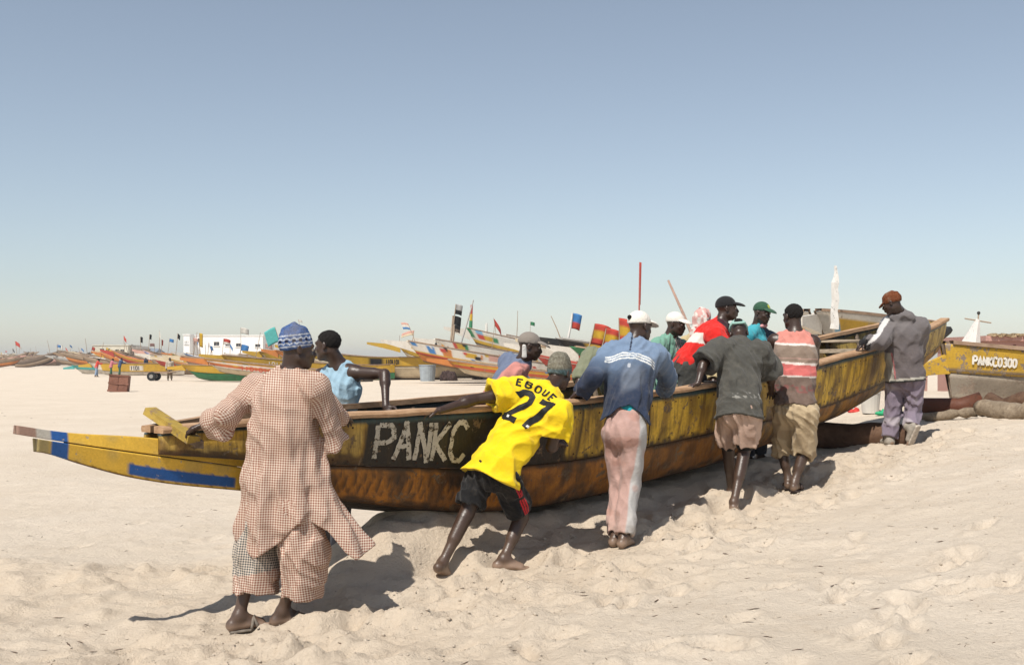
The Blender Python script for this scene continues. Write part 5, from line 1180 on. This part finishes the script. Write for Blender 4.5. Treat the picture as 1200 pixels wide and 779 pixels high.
for px, py, k in ((518, 408, 'o'), (563, 424, 'y'), (569, 426, 'r')): emblem(c3, DISC, at(px, py, 73.8), .42, m_plain('disc_' + k, tuple(PC[k]), .6), 'disc')
c4 = pirogue('white pirogue with red, yellow and green blocks and a black edged yellow band', at(520, 383, 80), (-.99, -.08), L=16, H=1.1, t0=-.85, pw=1.3, deco=12, B=1.1, spur=1.6, upper='w', lower='w', frac=.72, n=120, lines=((.62, .68, 'k'), (.68, .88, 'y'), (.88, .95, 'k')), blocks=((.86, .92, .25, .6, 'r'), (.78, .86, .25, .6, 'y'), (.72, .78, .25, .6, 'g'), (.96, 1, 0, .6, 'g'), (.86, .93, 0, .22, 's'), (.45, .48, .1, .5, 'k'), (.40, .45, .1, .5, 'r'), (.34, .40, .1, .5, 'y')))
c5 = pirogue('pale pirogue with a red, yellow and green mast and a red flag', at(540, 388, 88), (-.99, -.04), L=16, H=1.5, t0=-.85, pw=1.3, deco=16, B=1.1, spur=1.2, upper='w', lower='c', flags=((.93, .95, (.05, 0), '', dict(r=.15, polemat=m_plain('mast_white', (.66, .64, .58), .7))), (.82, 1.5, (-.2, 0), 'rr', dict(fw=.9, fh=.6, wind=V3(.6, .2, -.7))), (.62, 2.4, (.1, 0), '', dict(r=.035))), blocks=((.5, .62, .2, .6, 'y'), (.62, .7, .2, .6, 'g'), (.2, .4, .4, .7, 'r')))
c8 = pirogue('orange and red striped pirogue low in front of the spade painted one', at(500, 420, 66), (-.985, -.1), L=10, H=.6, t0=-.85, pw=1.2, B=.95, spur=1.2, upper='o', lower='c', frac=.6, n=120, deco=18, lines=((.0, .1, 'w'), (.4, .5, 'y'), (.7, .8, 'r')))
c9 = pirogue('white prowed pirogue with green and yellow blocks behind the pennants', at(462, 403, 82), (-.99, -.05), L=14, H=1.0, t0=-.85, pw=1.3, B=1., spur=1.4, upper='w', lower='c', frac=.6, n=120, deco=20, lines=((.7, .8, 'y'),))
c10 = pirogue('red and white pirogue glimpsed past the grey cap', at(590, 402, 60), (-.99, -.1), L=12, H=1.0, t0=-.85, pw=1.3, B=1., spur=1.2, upper='w', lower='r', frac=.6, n=100, deco=18, lines=((.0, .1, 'c'), (.75, .9, 'r')))
c11 = pirogue('white pirogue with yellow and red blocks at the back of the painted group', at(572, 391, 94), (-.99, 0), L=14, H=1.6, t0=-.85, pw=1.3, B=1., spur=1.4, upper='w', lower='y', frac=.6, n=100, deco=22, flags=((.7, 1.6, (.1, 0), 'g', dict(fw=.4, fh=.3)),))
c12 = pirogue('cream pirogue with orange lines half hidden by the grey cap man', at(604, 397, 66), (-.99, -.05), L=12, H=1.2, t0=-.85, pw=1.3, B=1., spur=1.3, upper='c', lower='o', frac=.6, n=100, deco=20, lines=((.8, .9, 'o'),))
c13 = pirogue('yellow pirogue with blue and red blocks between the pennants and the spades', at(470, 402, 72), (-.985, -.05), L=13, H=.8, t0=-.85, pw=1.25, B=1., spur=1.4, upper='y', lower='w', frac=.6, n=100, deco=20, lines=((.0, .08, 'w'),))
l10 = pirogue('brown and yellow pirogue behind the green bottomed one', at(284, 411, 92), (-1, 0), L=12, H=1.3, t0=-.8, pw=1.3, B=1., spur=1.3, upper='y', lower='n', n=80, deco=12, flags=((.8, 1.7, (.3, 0), ''), (.5, 1.3, (0, 0), 'w', dict(fw=.4, fh=.3))))
l11 = pirogue('white and red pirogue crowded by the tin roofed house', at(158, 414, 104), (-1, -.03), L=12, H=1.3, t0=-.8, pw=1.3, B=1., spur=1.3, upper='w', lower='r', n=80, deco=14, flags=((.7, 1.7, (.2, 0), 'b', dict(fw=.4, fh=.3)), (.3, 2., (0, 0), 'p', dict(fw=.5, fh=.3))))
l8 = pirogue('white pirogue with mixed bright blocks before the white building', at(262, 414, 95), (-1, 0), L=12, H=1.2, t0=-.8, pw=1.3, B=1., spur=1.2, upper='w', lower='c', n=80, deco=22)
l9 = pirogue('cream pirogue with red lines between the building and the striped one', at(190, 416, 90), (-1, -.05), L=11, H=1.0, t0=-.8, pw=1.3, B=1., spur=1.4, upper='c', lower='n', n=80, deco=18, lines=((.2, .3, 'r'), (.8, .9, 'r')))
i_ = np.array(c5.location); mb_ = at(551.5, 385, 86) - i_
for k_, (cl_, z0_, z1_) in enumerate((('g', 0., .62), ('y', .62, 1.15), ('r', 1.15, 1.85))): MB().tube([mb_ + V3(.05 * z0_, 0, z0_), mb_ + V3(.05 * z1_, 0, z1_)], [.14 - .02 * k_, .13 - .02 * k_], 8).build('mast', m_plain('mast_' + cl_, tuple(PC[cl_]), .7), c5)
# --- to the left
l1 = pirogue('yellow pirogue with a dark green underside near the white building', at(233, 415, 82), (-1, -.02), L=13, H=1.1, t0=-.85, pw=1.3, B=1.1, spur=1.6, upper='y', lower='g', frac=.55, text=('IOIIO', .42, .2, .3, .8, 'w'), flags=((.6, 2.0, (.4, 0), ''), (.2, 1.2, (0, 0), 'kk', dict(fw=.4, fh=.3))))
l2 = pirogue('pirogue striped orange, red and white in front of the green bottomed one', at(211, 419, 76), (-1, -.04), L=11, H=.75, t0=-.85, pw=1.2, deco=20, B=1., spur=1.6, upper='o', lower='c', frac=.6, lines=((0, .1, 'y'), (.3, .4, 'w'), (.62, .74, 'r'), (.86, 1, 'w')), text=('IIOIOII', .5, .1, .45, .95, 'r'))
l4 = pirogue('orange and white pirogue with a turquoise flag', at(306, 409, 86), (-1, 0), L=14, H=1.3, deco=10, t0=-.6, B=1.1, spur=1., upper='o', lower='w', flags=((.9, 2.0, (-.6, 0), 'tt', dict(fw=.9, fh=1.2, wind=V3(-.8, .1, -.2))), (.8, 2.4, (.2, 0), 'p', dict(fw=.25, fh=.3)), (.6, 2.9, (-.9, 0), 'w', dict(fw=.3, fh=.2))))
l5 = pirogue('white and yellow pirogue with a red flag, left of the striped one', at(176, 418, 96), (-1, -.1), L=14, H=1.5, B=1.1, spur=1.4, upper='c', lower='n', lines=((.3, .5, 'y'), (.7, .9, 'o')), flags=((.6, 2.4, (0, 0), 'yy', dict(fw=.3, fh=1.2)), (.35, 2.0, (.2, 0), 'rw', dict(fw=.6, fh=.5)), (.1, 3.0, (0, 0), 'w', dict(fw=.7, fh=.5)), (-.2, 1.6, (0, 0), 'p', dict(fw=.6, fh=.4))))
l6 = pirogue('yellow pirogue with a green underside behind the hand cart', at(196, 430, 80), (-1, 0), L=9, H=1.15, B=.9, spur=1., upper='y', lower='g')
pb = pirogue('yellow pirogue with a white prow that a small group is pushing', at(92, 428, 108), (-1, .02), L=9.5, H=1.2, B=.9, spur=1., upper='y', lower='w', frac=.66, blocks=((.72, 1, 0, 1, 'w'), (-.2, .08, .25, .85, 'w')), text=('IIOI', .05, -.15, .3, .8, 'k'))
l7 = pirogue('green and white pirogue lying low at the end of the far row', at(74, 431, 118), (-1, -.25), L=10, H=.9, B=.9, spur=.8, upper='t', lower='w', n=40)
# --- the far row, too many and too far for detail
fr = random.Random(5); pal = ['n', 'd', 'c', 'e', 'n', 'd', 'n', 'y', 'n', 'o', 'p', 'd', 'w', 'n']
CN = dict(n='brown', d='dark brown', c='cream', e='grey', y='yellow', o='orange', p='pink', w='white', r='red')
grp = 'far row of beached pirogues'
for i in range(60):
    px = -25 + i * 2.3 + fr.uniform(-3, 3); Y = fr.uniform(230, 400) - i * 1.8; tz = fr.uniform(411.5, 419) - (i > 36) * fr.uniform(0, 3)
    u_, l_ = fr.choice(pal), fr.choice(pal); fl_ = ()
    if fr.random() < .4: fl_ = ((fr.uniform(.2, .9), fr.uniform(1.5, 3.2), (fr.uniform(-.6, .6), 0), fr.choice(['', '', 'k', 'r', 'w', 'b', 'y']), dict(fw=fr.uniform(.4, 1.), fh=fr.uniform(.3, .8), r=.05, wind=V3(fr.uniform(.2, .9), fr.uniform(-.9, .9), fr.uniform(-.6, .1)))),)
    pirogue('small far pirogue, %s above and %s below, in the long row of boats' % (CN[u_], CN[l_]), at(px, tz, Y), (fr.choice((-1, -1, 1)), fr.uniform(-.3, .3)), L=fr.uniform(7, 12), H=fr.uniform(1.0, 2.2), B=1., t0=-.7, pw=1.4, spur=1.2, upper=u_, lower=l_, n=20, detail=False, thw=2, flags=fl_, group=grp)
for i in range(9):
    px = 118 + i * 11.5 + fr.uniform(-3, 3); Y = fr.uniform(108, 150); u_, l_ = fr.choice('cywoerp'), fr.choice('cnwed')
    fl_ = tuple((fr.uniform(-.3, .9), fr.uniform(1.5, 3.0), (fr.uniform(-.5, .5), 0), fr.choice(['k', 'r', 'w', 'b', 'y', 'p']), dict(fw=fr.uniform(.3, .9), fh=fr.uniform(.3, .8), r=.04, wind=V3(fr.uniform(-.2, .9), fr.uniform(-.9, .9), fr.uniform(-.9, .1)))) for k in range(2))
    pirogue('far %s pirogue with %s sides crowded behind the pushed yellow one' % (CN[u_], CN[l_]), at(px, fr.uniform(409, 417), Y), (-1, fr.uniform(-.3, .3)), L=fr.uniform(10, 14), H=1.5, B=1., spur=1.2, upper=u_, lower=l_, n=30, detail=False, thw=2, flags=fl_, group='crowded pirogues beyond the cart', lines=((.3, .45, fr.choice('rygb')),))

# ------------------------------------------------------------------ buildings
def building(label, pl, pr, ptop, Y, depth, wall, windows, roofc=(.5, .48, .44), side=None):
    A = at(pl, 420, Y); Bq = at(pr, 420, Y); zt = at(0, ptop, Y)[2]; zg = -.1; c = V3((A[0] + Bq[0]) / 2, Y + depth / 2, zg); o = tag(empty('building', c), label, 'building')
    w = Bq[0] - A[0]; h = zt - zg; mw = m_plain('wall_' + label[:8], wall, .9, .08, .6, .1); m = MB()
    # front wall with real openings
    xs_ = sorted({-w / 2, w / 2} | {(k[0] - (pl + pr) / 2) / FPX * Y for k in windows} | {(k[1] - (pl + pr) / 2) / FPX * Y for k in windows}); zs_ = sorted({0, h} | {at(0, k[2], Y)[2] - zg for k in windows} | {at(0, k[3], Y)[2] - zg for k in windows})
    holes = [((k[0] - (pl + pr) / 2) / FPX * Y, (k[1] - (pl + pr) / 2) / FPX * Y, at(0, k[3], Y)[2] - zg, at(0, k[2], Y)[2] - zg) for k in windows]
    for x0, x1 in zip(xs_[:-1], xs_[1:]):
        for z0, z1 in zip(zs_[:-1], zs_[1:]):
            if any(x0 >= q[0] - 1e-6 and x1 <= q[1] + 1e-6 and z0 >= q[2] - 1e-6 and z1 <= q[3] + 1e-6 for q in holes): continue
            m.add([V3(x0, -depth / 2, z0), V3(x1, -depth / 2, z0), V3(x1, -depth / 2, z1), V3(x0, -depth / 2, z1)], [(0, 1, 2, 3)])
    for q in holes:
        a = [V3(q[0], -depth / 2, q[2]), V3(q[1], -depth / 2, q[2]), V3(q[1], -depth / 2, q[3]), V3(q[0], -depth / 2, q[3])]; b = [v + V3(0, .35, 0) for v in a]; m.add(a + b, [(0, 4, 5, 1), (1, 5, 6, 2), (2, 6, 7, 3), (3, 7, 4, 0)])
    e = [V3(sx * w / 2, sy * depth / 2, z) for z in (0, h) for sx, sy in ((-1, -1), (-1, 1), (1, 1), (1, -1))]; m.add(e, [(0, 4, 5, 1), (1, 5, 6, 2), (2, 6, 7, 3), (4, 7, 6, 5)]); m.build('wall', mw, o)
    MB().box(V3(0, 0, h + .10), (w + .3, depth + .3, .2)).build('parapet', m_plain('parapet_' + label[:8], tuple(min(1, x * 1.02) for x in wall), .9), o)
    for q in holes:
        wo = MB().box(V3((q[0] + q[1]) / 2, -depth / 2 + .25, (q[2] + q[3]) / 2), (q[1] - q[0], .06, q[3] - q[2])).build('window', m_plain('window_dark', (.05, .05, .055), .3), o); MB().box(V3((q[0] + q[1]) / 2, -depth / 2 + .2, (q[2] + q[3]) / 2), (.08, .08, q[3] - q[2] - .01)).build('mullion', m_plain('mullion', (.3, .25, .2), .7), wo)
        MB().box(V3((q[0] + q[1]) / 2, -depth / 2 - .08, q[2] - .08), (q[1] - q[0] + .3, .2, .12)).build('sill', mw, o)
    return o, c, w, h
building('cream flat roofed building with two pairs of dark windows', 108.5, 150, 405, 290, 10, (.62, .57, .45), [(117, 122, 408.5, 412), (124, 129, 408.5, 412), (135, 139.5, 409.5, 412.6), (141, 145.5, 409.5, 412.6)])
o, c, w, h = building('brown shed joined to the side of the cream building', 150.6, 163, 409.5, 292, 9, (.42, .31, .23), [(153, 154, 411, 415), (156, 157, 411, 415), (159, 160, 411, 415)])
MB().add([V3(-w / 2 - .2, -4.8, h + .2), V3(w / 2 + .2, -4.8, h + .1), V3(w / 2 + .2, 4.8, h + .1), V3(-w / 2 - .2, 4.8, h + .2), V3(-w / 4, -4.8, h + 1.0), V3(w / 5, -4.8, h + .9), V3(w / 5, 4.8, h + .9), V3(-w / 4, 4.8, h + 1.0)], [(0, 1, 5, 4), (3, 7, 6, 2), (0, 4, 7, 3), (1, 2, 6, 5), (4, 5, 6, 7)]).build('roof', m_plain('shed_roof', (.30, .26, .22), .8), o)
building('long white two storey building with small grey windows', 222.5, 308, 393.5, 260, 12, (.80, .78, .75), [(250.5, 257, 400.5, 405), (264, 269.5, 401.5, 405.3), (276.5, 282, 402.3, 406), (299, 305, 403.2, 406.6), (262.5, 264.2, 413, 418)])
building('white stair block at the end of the long white building', 215, 222.3, 392.5, 257, 12, (.78, .77, .75), [(216.5, 217.2, 399.5, 403), (218.2, 218.9, 399.5, 403), (220, 220.7, 399.5, 403)])
o, c, w, h = building('low house under a blue grey tin roof', 163.5, 181, 414, 300, 8, (.40, .38, .36), [(168, 170, 415.5, 418)])
MB().add([V3(-w / 2 - .4, -4.5, h + .22), V3(w / 2 + .4, -4.5, h + .22), V3(w / 2 + .4, 4.5, h + .22), V3(-w / 2 - .4, 4.5, h + .22), V3(-w / 2 - .2, 0, h + 1.7), V3(w / 2 + .2, 0, h + 1.3)], [(0, 1, 5, 4), (2, 3, 4, 5), (0, 4, 3), (1, 2, 5)]).build('roof', m_plain('tin_roof', (.20, .23, .27), .6), o)
o, c, w, h = building('low pink hut with a straw topped wall at the right', 1158, 1262, 399.5, 42, 5, (.42, .24, .20), [(1187, 1191, 404, 409)], (.3, .25, .2))
m = MB(); [m.box(V3(-w / 2 + .1 + k * .13, -2.55 + .05 * math.sin(k), h + .22 + .03 * math.sin(k * 2.1)), (.12, .5, .10), None, .02) for k in range(27)]; m.build('straw_edge', m_plain('straw', (.30, .22, .13), .9, .4, 20), o)
# white cone with a cross bar
c = at(1146, 402, 30); o = tag(empty('beacon_post', V3(c[0], c[1], g_smooth(c[0], c[1]))), 'white conical post with a crossbar and dark cap', 'post'); zt = at(0, 374, 30)[2] - o.location[2]; z0 = at(0, 402, 30)[2] - o.location[2]
MB().tube([V3(-.25, 0, 0), V3(-.2, 0, z0), V3(0, 0, zt)], [.34, .26, .05], 8).build('cone', m_paint('cone_white', (.70, .66, .62), (.3, .3, .3), .42, 6, .15), o); MB().tube([V3(-.36, 0, zt + .02), V3(.36, 0, zt - .10)], .02, 6).build('crossbar', M_POLE, o); MB().tube([V3(0, 0, zt - .1), V3(.02, 0, zt + .16)], .02, 6).build('pin', M_POLE, o); MBs(V3(.02, 0, zt + .17), .05).build('pin_cap', m_plain('tarred_wood', (.03, .03, .03)), o)

# ------------------------------------------------------------------ things lying on the sand
c = on_ground(139, 459); o = tag(empty('chest', V3(c[0], c[1], g_smooth(c[0], c[1]))), 'battered brown wooden chest alone on the open sand', 'chest'); k = c[1] / FPX
W_, H_ = 23 * k, 20 * k; M_CH = m_wood('chest_wood', (.17, .075, .05), (.27, .13, .09), 4, (2, 2, 8)); ax = np.array([[.97, .2, -.10], [-.2, .97, 0], [.10, 0, .99]])
MB().box(ax[2] * H_ / 2, (W_ * .96, .7, H_ * .96), ax).build('carcass', M_CH, o)
for sx in (-1, 1):
    for sz in (0, 1): MB().box(ax[2] * H_ * (.27 + .47 * sz) + ax[0] * sx * W_ * .235 - ax[1] * .36, (W_ * .43, .04, H_ * .41), ax, .01).build('panel', M_CH, o)
for z in (.04, .5, .97): MB().box(ax[2] * H_ * z - ax[1] * .37, (W_, .07, .07), ax, .008).build('batten', M_CH, o)
c = on_ground(501, 446.5); k = c[1] / FPX; o = tag(empty('tub', V3(c[0], c[1], g_smooth(c[0], c[1]))), 'grey plastic tub on the sand before the white pirogues', 'tub')
m = MB().tube([V3(0, 0, 0), V3(0, 0, 18.5 * k)], [8.3 * k, 10 * k], 20, True); m.build('shell', m_plain('grey_plastic', (.30, .34, .37), .5, .15, 4), o, smooth=False); MB().tube([V3(0, 0, 18.3 * k), V3(0, 0, 19.3 * k)], [10.4 * k, 10.4 * k], 20).build('rim', m_plain('grey_plastic'  , (.3, .34, .37)), o)
def heap(name, label, cat, px, py, w, h, col, seed):
    c = on_ground(px, py); k = c[1] / FPX; S = SDF(); r = np.random.default_rng(seed); cz = g_smooth(c[0], c[1]); c = V3(c[0], c[1], cz)
    for i in range(9): S.ell(c + V3(r.uniform(-.38, .38) * w * k, r.uniform(-.3, .3) * w * k, r.uniform(0, .35) * h * k), np.eye(3), V3(.25 * w * k, .25 * w * k, .5 * h * k) * r.uniform(.6, 1.1), .2)
    S.disp(folds(seed, .10 * h * k, 3, 14, .6)); V, Q = S.mesh(w * k / 28); me = mesh_data(name, V - c, Q); return tag(obj(name, me, m_plain('heap_' + str(seed), col, .95, .6, 9, .9), None, c), label, cat)
heap('net_heap', 'dark heap of rope and net beside the grey tub', 'net', 526, 446, 18, 15, (.055, .035, .032), 3)
heap('net_heap', 'grey brown heap of fishing net before the white pirogues', 'net', 566, 444, 34, 24, (.20, .165, .13), 4)
heap('net_heap', 'dark heap of net in the shade behind the blue vest', 'net', 417, 447, 36, 12, (.06, .05, .045), 6)
# hand cart
c = on_ground(186, 446); g0 = V3(c[0], c[1], g_smooth(c[0], c[1])); o = tag(empty('hand_cart', g0), 'two wheeled hand cart with dark tyres beside the man in tan clothes', 'cart'); k = c[1] / FPX
for y in (-.55, .55):
    w_ = MB().tube([V3(-.35, y - .09, .33), V3(-.35, y + .09, .33)], [.33, .33], 20).build('wheel', m_plain('rubber', (.02, .02, .02), .8), o); MB().tube([V3(-.35, y - .12, .33), V3(-.35, y + .12, .33)], [.15, .15], 14).build('rim', m_plain('rim_metal', (.25, .24, .22), .5), w_)
MB().box(V3(.15, 0, .62), (1.7, .9, .08)).build('bed', M_BRAIL, o)
for y in (-.4, .4): MB().tube([V3(.9, y, .62), V3(2.1, y * .8, .85)], .04, 6).build('shaft', M_POLE, o)
# under the bow: white bucket, scraps
c = on_ground(1020, 484); k = c[1] / FPX; o = tag(empty('bucket', V3(c[0], c[1], g_smooth(c[0], c[1]))), 'white plastic bucket in the gap beneath the bow', 'bucket'); MB().tube([V3(0, 0, 0), V3(0, 0, 24 * k)], [9.5 * k, 11.5 * k], 18).build('shell', m_plain('white_plastic', (.55, .52, .47), .5, .1, 3), o); MB().tube([V3(0, 0, 23 * k), V3(0, 0, 25 * k)], [11.9 * k, 11.9 * k], 18).build('rim', m_plain('white_plastic', (.5, .5, .5)), o)
for px, py, cl, lb, sz in ((1000, 484, (.5, .05, .04), 'crumpled red scrap on the sand under the bow', .07), (1032, 486, (.03, .35, .16), 'flat green scrap beside the white bucket', .06), (1114, 487, (.45, .05, .04), 'small red scrap by the rusty drum', .05), (1098, 486, (.6, .57, .5), 'small white scrap by the driftwood', .06)):
    c = on_ground(px, py); S = SDF().ell(V3(0, 0, .02), np.eye(3), V3(1.3, .9, .5) * sz, .02).ell(V3(.05, .02, .04), np.eye(3), V3(.6, .7, .7) * sz, .02); S.disp(folds(px, .012, 40, 120, 1)); V, Q = S.mesh(.014); tag(obj('plastic_scrap', mesh_data('plastic_scrap', V, Q), m_plain('scrap_%d' % px, cl, .6), None, V3(c[0], c[1], g_smooth(c[0], c[1]))), lb, 'litter')
def log(px0, py0, px1, py1, r0, r1, label, mat, name='log', n=10, seed=0):
    a = on_ground(px0, py0); b = on_ground(px1, py1); a = V3(a[0], a[1], g_smooth(a[0], a[1]) + r0 * .85); b = V3(b[0], b[1], g_smooth(b[0], b[1]) + r1 * .85); r = np.random.default_rng(seed)
    pts = [lerp(a, b, t) + V3(0, 0, .25 * r0 * math.sin(t * 7 + seed)) + r.normal(0, .13 * r0, 3) for t in np.linspace(0, 1, n)]; m = MB().tube([p_ - a for p_ in pts], [lerp(r0, r1, t) * (1 + r.normal(0, .12)) for t in np.linspace(0, 1, n)], 14); return tag(m.build(name, mat, None, a, smooth=True), label, 'log')
M_RUST = m_paint('rusty_drum', (.13, .045, .025), (.05, .025, .015), .44, 8, .3); M_DRIFT = m_wood('driftwood', (.15, .11, .075), (.36, .29, .21), 6, (3, 3, 3))
log(1080, 487, 1150, 484, .12, .13, 'rusty brown drum under the neighbouring yellow hull', M_RUST, 'rusty_drum', 4, 1)
log(1150, 490, 1262, 494, .12, .13, 'bleached tree trunk propping the neighbouring yellow hull', M_DRIFT, 'log', 14, 2)
log(1078, 492, 1146, 489, .05, .07, 'thin driftwood pole lying in front of the logs', M_DRIFT, 'driftwood', 10, 3)
log(1160, 482, 1252, 484, .13, .13, 'dark log behind the bleached trunk', M_LOG, 'log', 8, 4)

# ------------------------------------------------------------------ far people
def small_person(label, px, py, face, top, bot, hgt=1.72, bend=.0, arms='down', group=None):
    g = on_ground(px, py); g = V3(g[0], g[1], g_smooth(g[0], g[1])); f = nrm(V3(face[0], face[1], 0)); r = V3(f[1], -f[0], 0); k = hgt / 1.75; u = nrm(V3(0, 0, 1) + f * bend); P = lambda x, y, z: g + (r * x + f * y + V3(0, 0, z)) * k
    pel = P(0, 0, .93); T = lambda x, y, z: pel + (r * x + f * y + u * z) * k
    J = dict(pel=pel, neck=T(0, 0, .52), head=T(0, .03, .66), hf=f, shL=T(-.19, 0, .46), shR=T(.19, 0, .46), hipL=P(-.09, 0, .9), hipR=P(.09, 0, .9), knL=P(-.10, .06, .49), knR=P(.10, -.02, .49), anL=P(-.11, .08, .08), anR=P(.11, -.12, .08))
    if arms == 'down': J.update(elL=T(-.25, -.03, .18), elR=T(.25, -.03, .18), wrL=T(-.26, .06, -.07), wrR=T(.26, .06, -.07))
    else: J.update(elL=T(-.24, .20, .28), elR=T(.24, .20, .28), wrL=T(-.18, .44, .30), wrR=T(.18, .44, .30))
    q = Person(label, .024, group=group, opt=dict(noeyes=1, base=g), **J); q.top('shirt', M_CLOTH, top, off=.03, hem=.12, amp=.012, seed=px, h=.024); q.legs('trousers', M_CLOTH, bot, off=.025, end=1.85, h=.024); q.hair(); return q
small_person('far person in a red top and light blue trousers by the pushed yellow pirogue', 113, 441.5, (.9, .4), (.55, .06, .04), (.25, .33, .45), arms='push', bend=.3)
small_person('far person in a pink top and dark green trousers by the pushed yellow pirogue', 130, 441, (.8, .5), (.50, .17, .20), (.05, .12, .07), arms='push', bend=.25)
small_person('far person in a navy shirt and green trousers by the pushed yellow pirogue', 140, 440.5, (.7, .7), (.04, .07, .15), (.04, .10, .06), 1.8, .3, 'push')
small_person('far person in black leaning over the pushed yellow pirogue', 156, 437, (-.6, -.7), (.03, .03, .035), (.06, .06, .08), arms='push', bend=.3)
small_person('tall far person in dark blue at the middle of the pushed yellow pirogue', 171, 438.5, (-.8, .3), (.03, .045, .09), (.04, .04, .07), 1.85)
small_person('far person in mottled brown clothes between the boats and the cart', 181, 437.5, (.5, -.8), (.20, .15, .11), (.17, .13, .10), 1.8)
small_person('far man in pale tan clothes holding the shafts of the hand cart', 199, 446, (.4, -.8), (.45, .38, .30), (.22, .17, .12), 1.75)

# ------------------------------------------------------------------ loose sand and litter
def scatter(name, label, cat, n, rmin, rmax, mat, spread, flat=.6, seed=1, stick=False):
    r = np.random.default_rng(seed); V = []; Fc = []; ico = [(0, 0, 1), (.9, 0, .1), (.28, .85, .05), (-.72, .53, .0), (-.72, -.53, .1), (.28, -.85, 0), (0, 0, -1)]; fs = [(0, 1, 2), (0, 2, 3), (0, 3, 4), (0, 4, 5), (0, 5, 1), (6, 2, 1), (6, 3, 2), (6, 4, 3), (6, 5, 4), (6, 1, 5)]
    X, Y = spread(r, n); Z, _ = ground_full(X, Y); ico = np.array(ico); out = []
    for i in range(n):
        s_ = rmin * (rmax / rmin) ** (r.random() ** 2.2); a = r.uniform(0, 6.3); q = ico * (1 + r.normal(0, .38, ico.shape)); 
        q = q * ((s_ * 5, s_ * .5, s_ * .4) if stick else (s_, s_ * r.uniform(.6, 1), s_ * flat)); ca, sa = math.cos(a), math.sin(a); q = np.stack([q[:, 0] * ca - q[:, 1] * sa, q[:, 0] * sa + q[:, 1] * ca, q[:, 2]], 1); out.append(q + (X[i], Y[i], Z[i] + s_ * .05))
    V = np.concatenate(out); Fq = (np.array(fs)[None] + (np.arange(n) * 7)[:, None, None]).reshape(-1, 3); o = obj(name, mesh_data(name, V, Fq, False), mat); return tag(o, label, cat, kind='stuff')
def sp_trod(r, n):
    s = r.uniform(-6.5, 5.5, n); p = np.where(r.random(n) < .6, r.normal(1.15, .45, n), r.uniform(.6, 3.6, n)); c = BC[None] + BU[None] * s[:, None] + BV[None] * p[:, None]; return c[:, 0], c[:, 1]
def sp_all(r, n):
    y = 3.2 * (14 / 3.2) ** r.random(n); x = r.uniform(-.5, .52, n) * y; return x, y
def sp_far(r, n):
    y = 5 * (60 / 5.) ** r.random(n); x = r.uniform(-.5, .5, n) * y; return x, y
scatter('sand_clods', 'loose clods of kicked up sand along the trampled track', 'sand', 6500, .004, .019, M_SAND, sp_trod, .55, 1)
scatter('sand_clods', 'small crumbs of sand over the open beach', 'sand', 4200, .003, .010, M_SAND, sp_all, .5, 2)
scatter('beach_litter', 'dark twigs and weed scraps strewn over the sand', 'litter', 900, .004, .011, m_plain('weed', (.10, .065, .045), .9), sp_far, .4, 3, True)

# ------------------------------------------------------------------ the dusty air
hz_ = MB().box(V3(0, 770, 5.2), (3300, 1780, 14.4)); hzm = bpy.data.materials.new('dusty_air'); hzm.use_nodes = True; hn = hzm.node_tree.nodes; hn.remove(hn['Principled BSDF']); pv = hn.new('ShaderNodeVolumePrincipled')
pv.inputs['Color'].default_value = (.86, .88, .92, 1); pv.inputs['Density'].default_value = .00045; pv.inputs['Anisotropy'].default_value = .1
hzm.node_tree.links.new(pv.outputs[0], hn['Material Output'].inputs['Volume']); tag(hz_.build('haze', hzm), 'thin dusty haze over the beach', 'haze', kind='stuff')
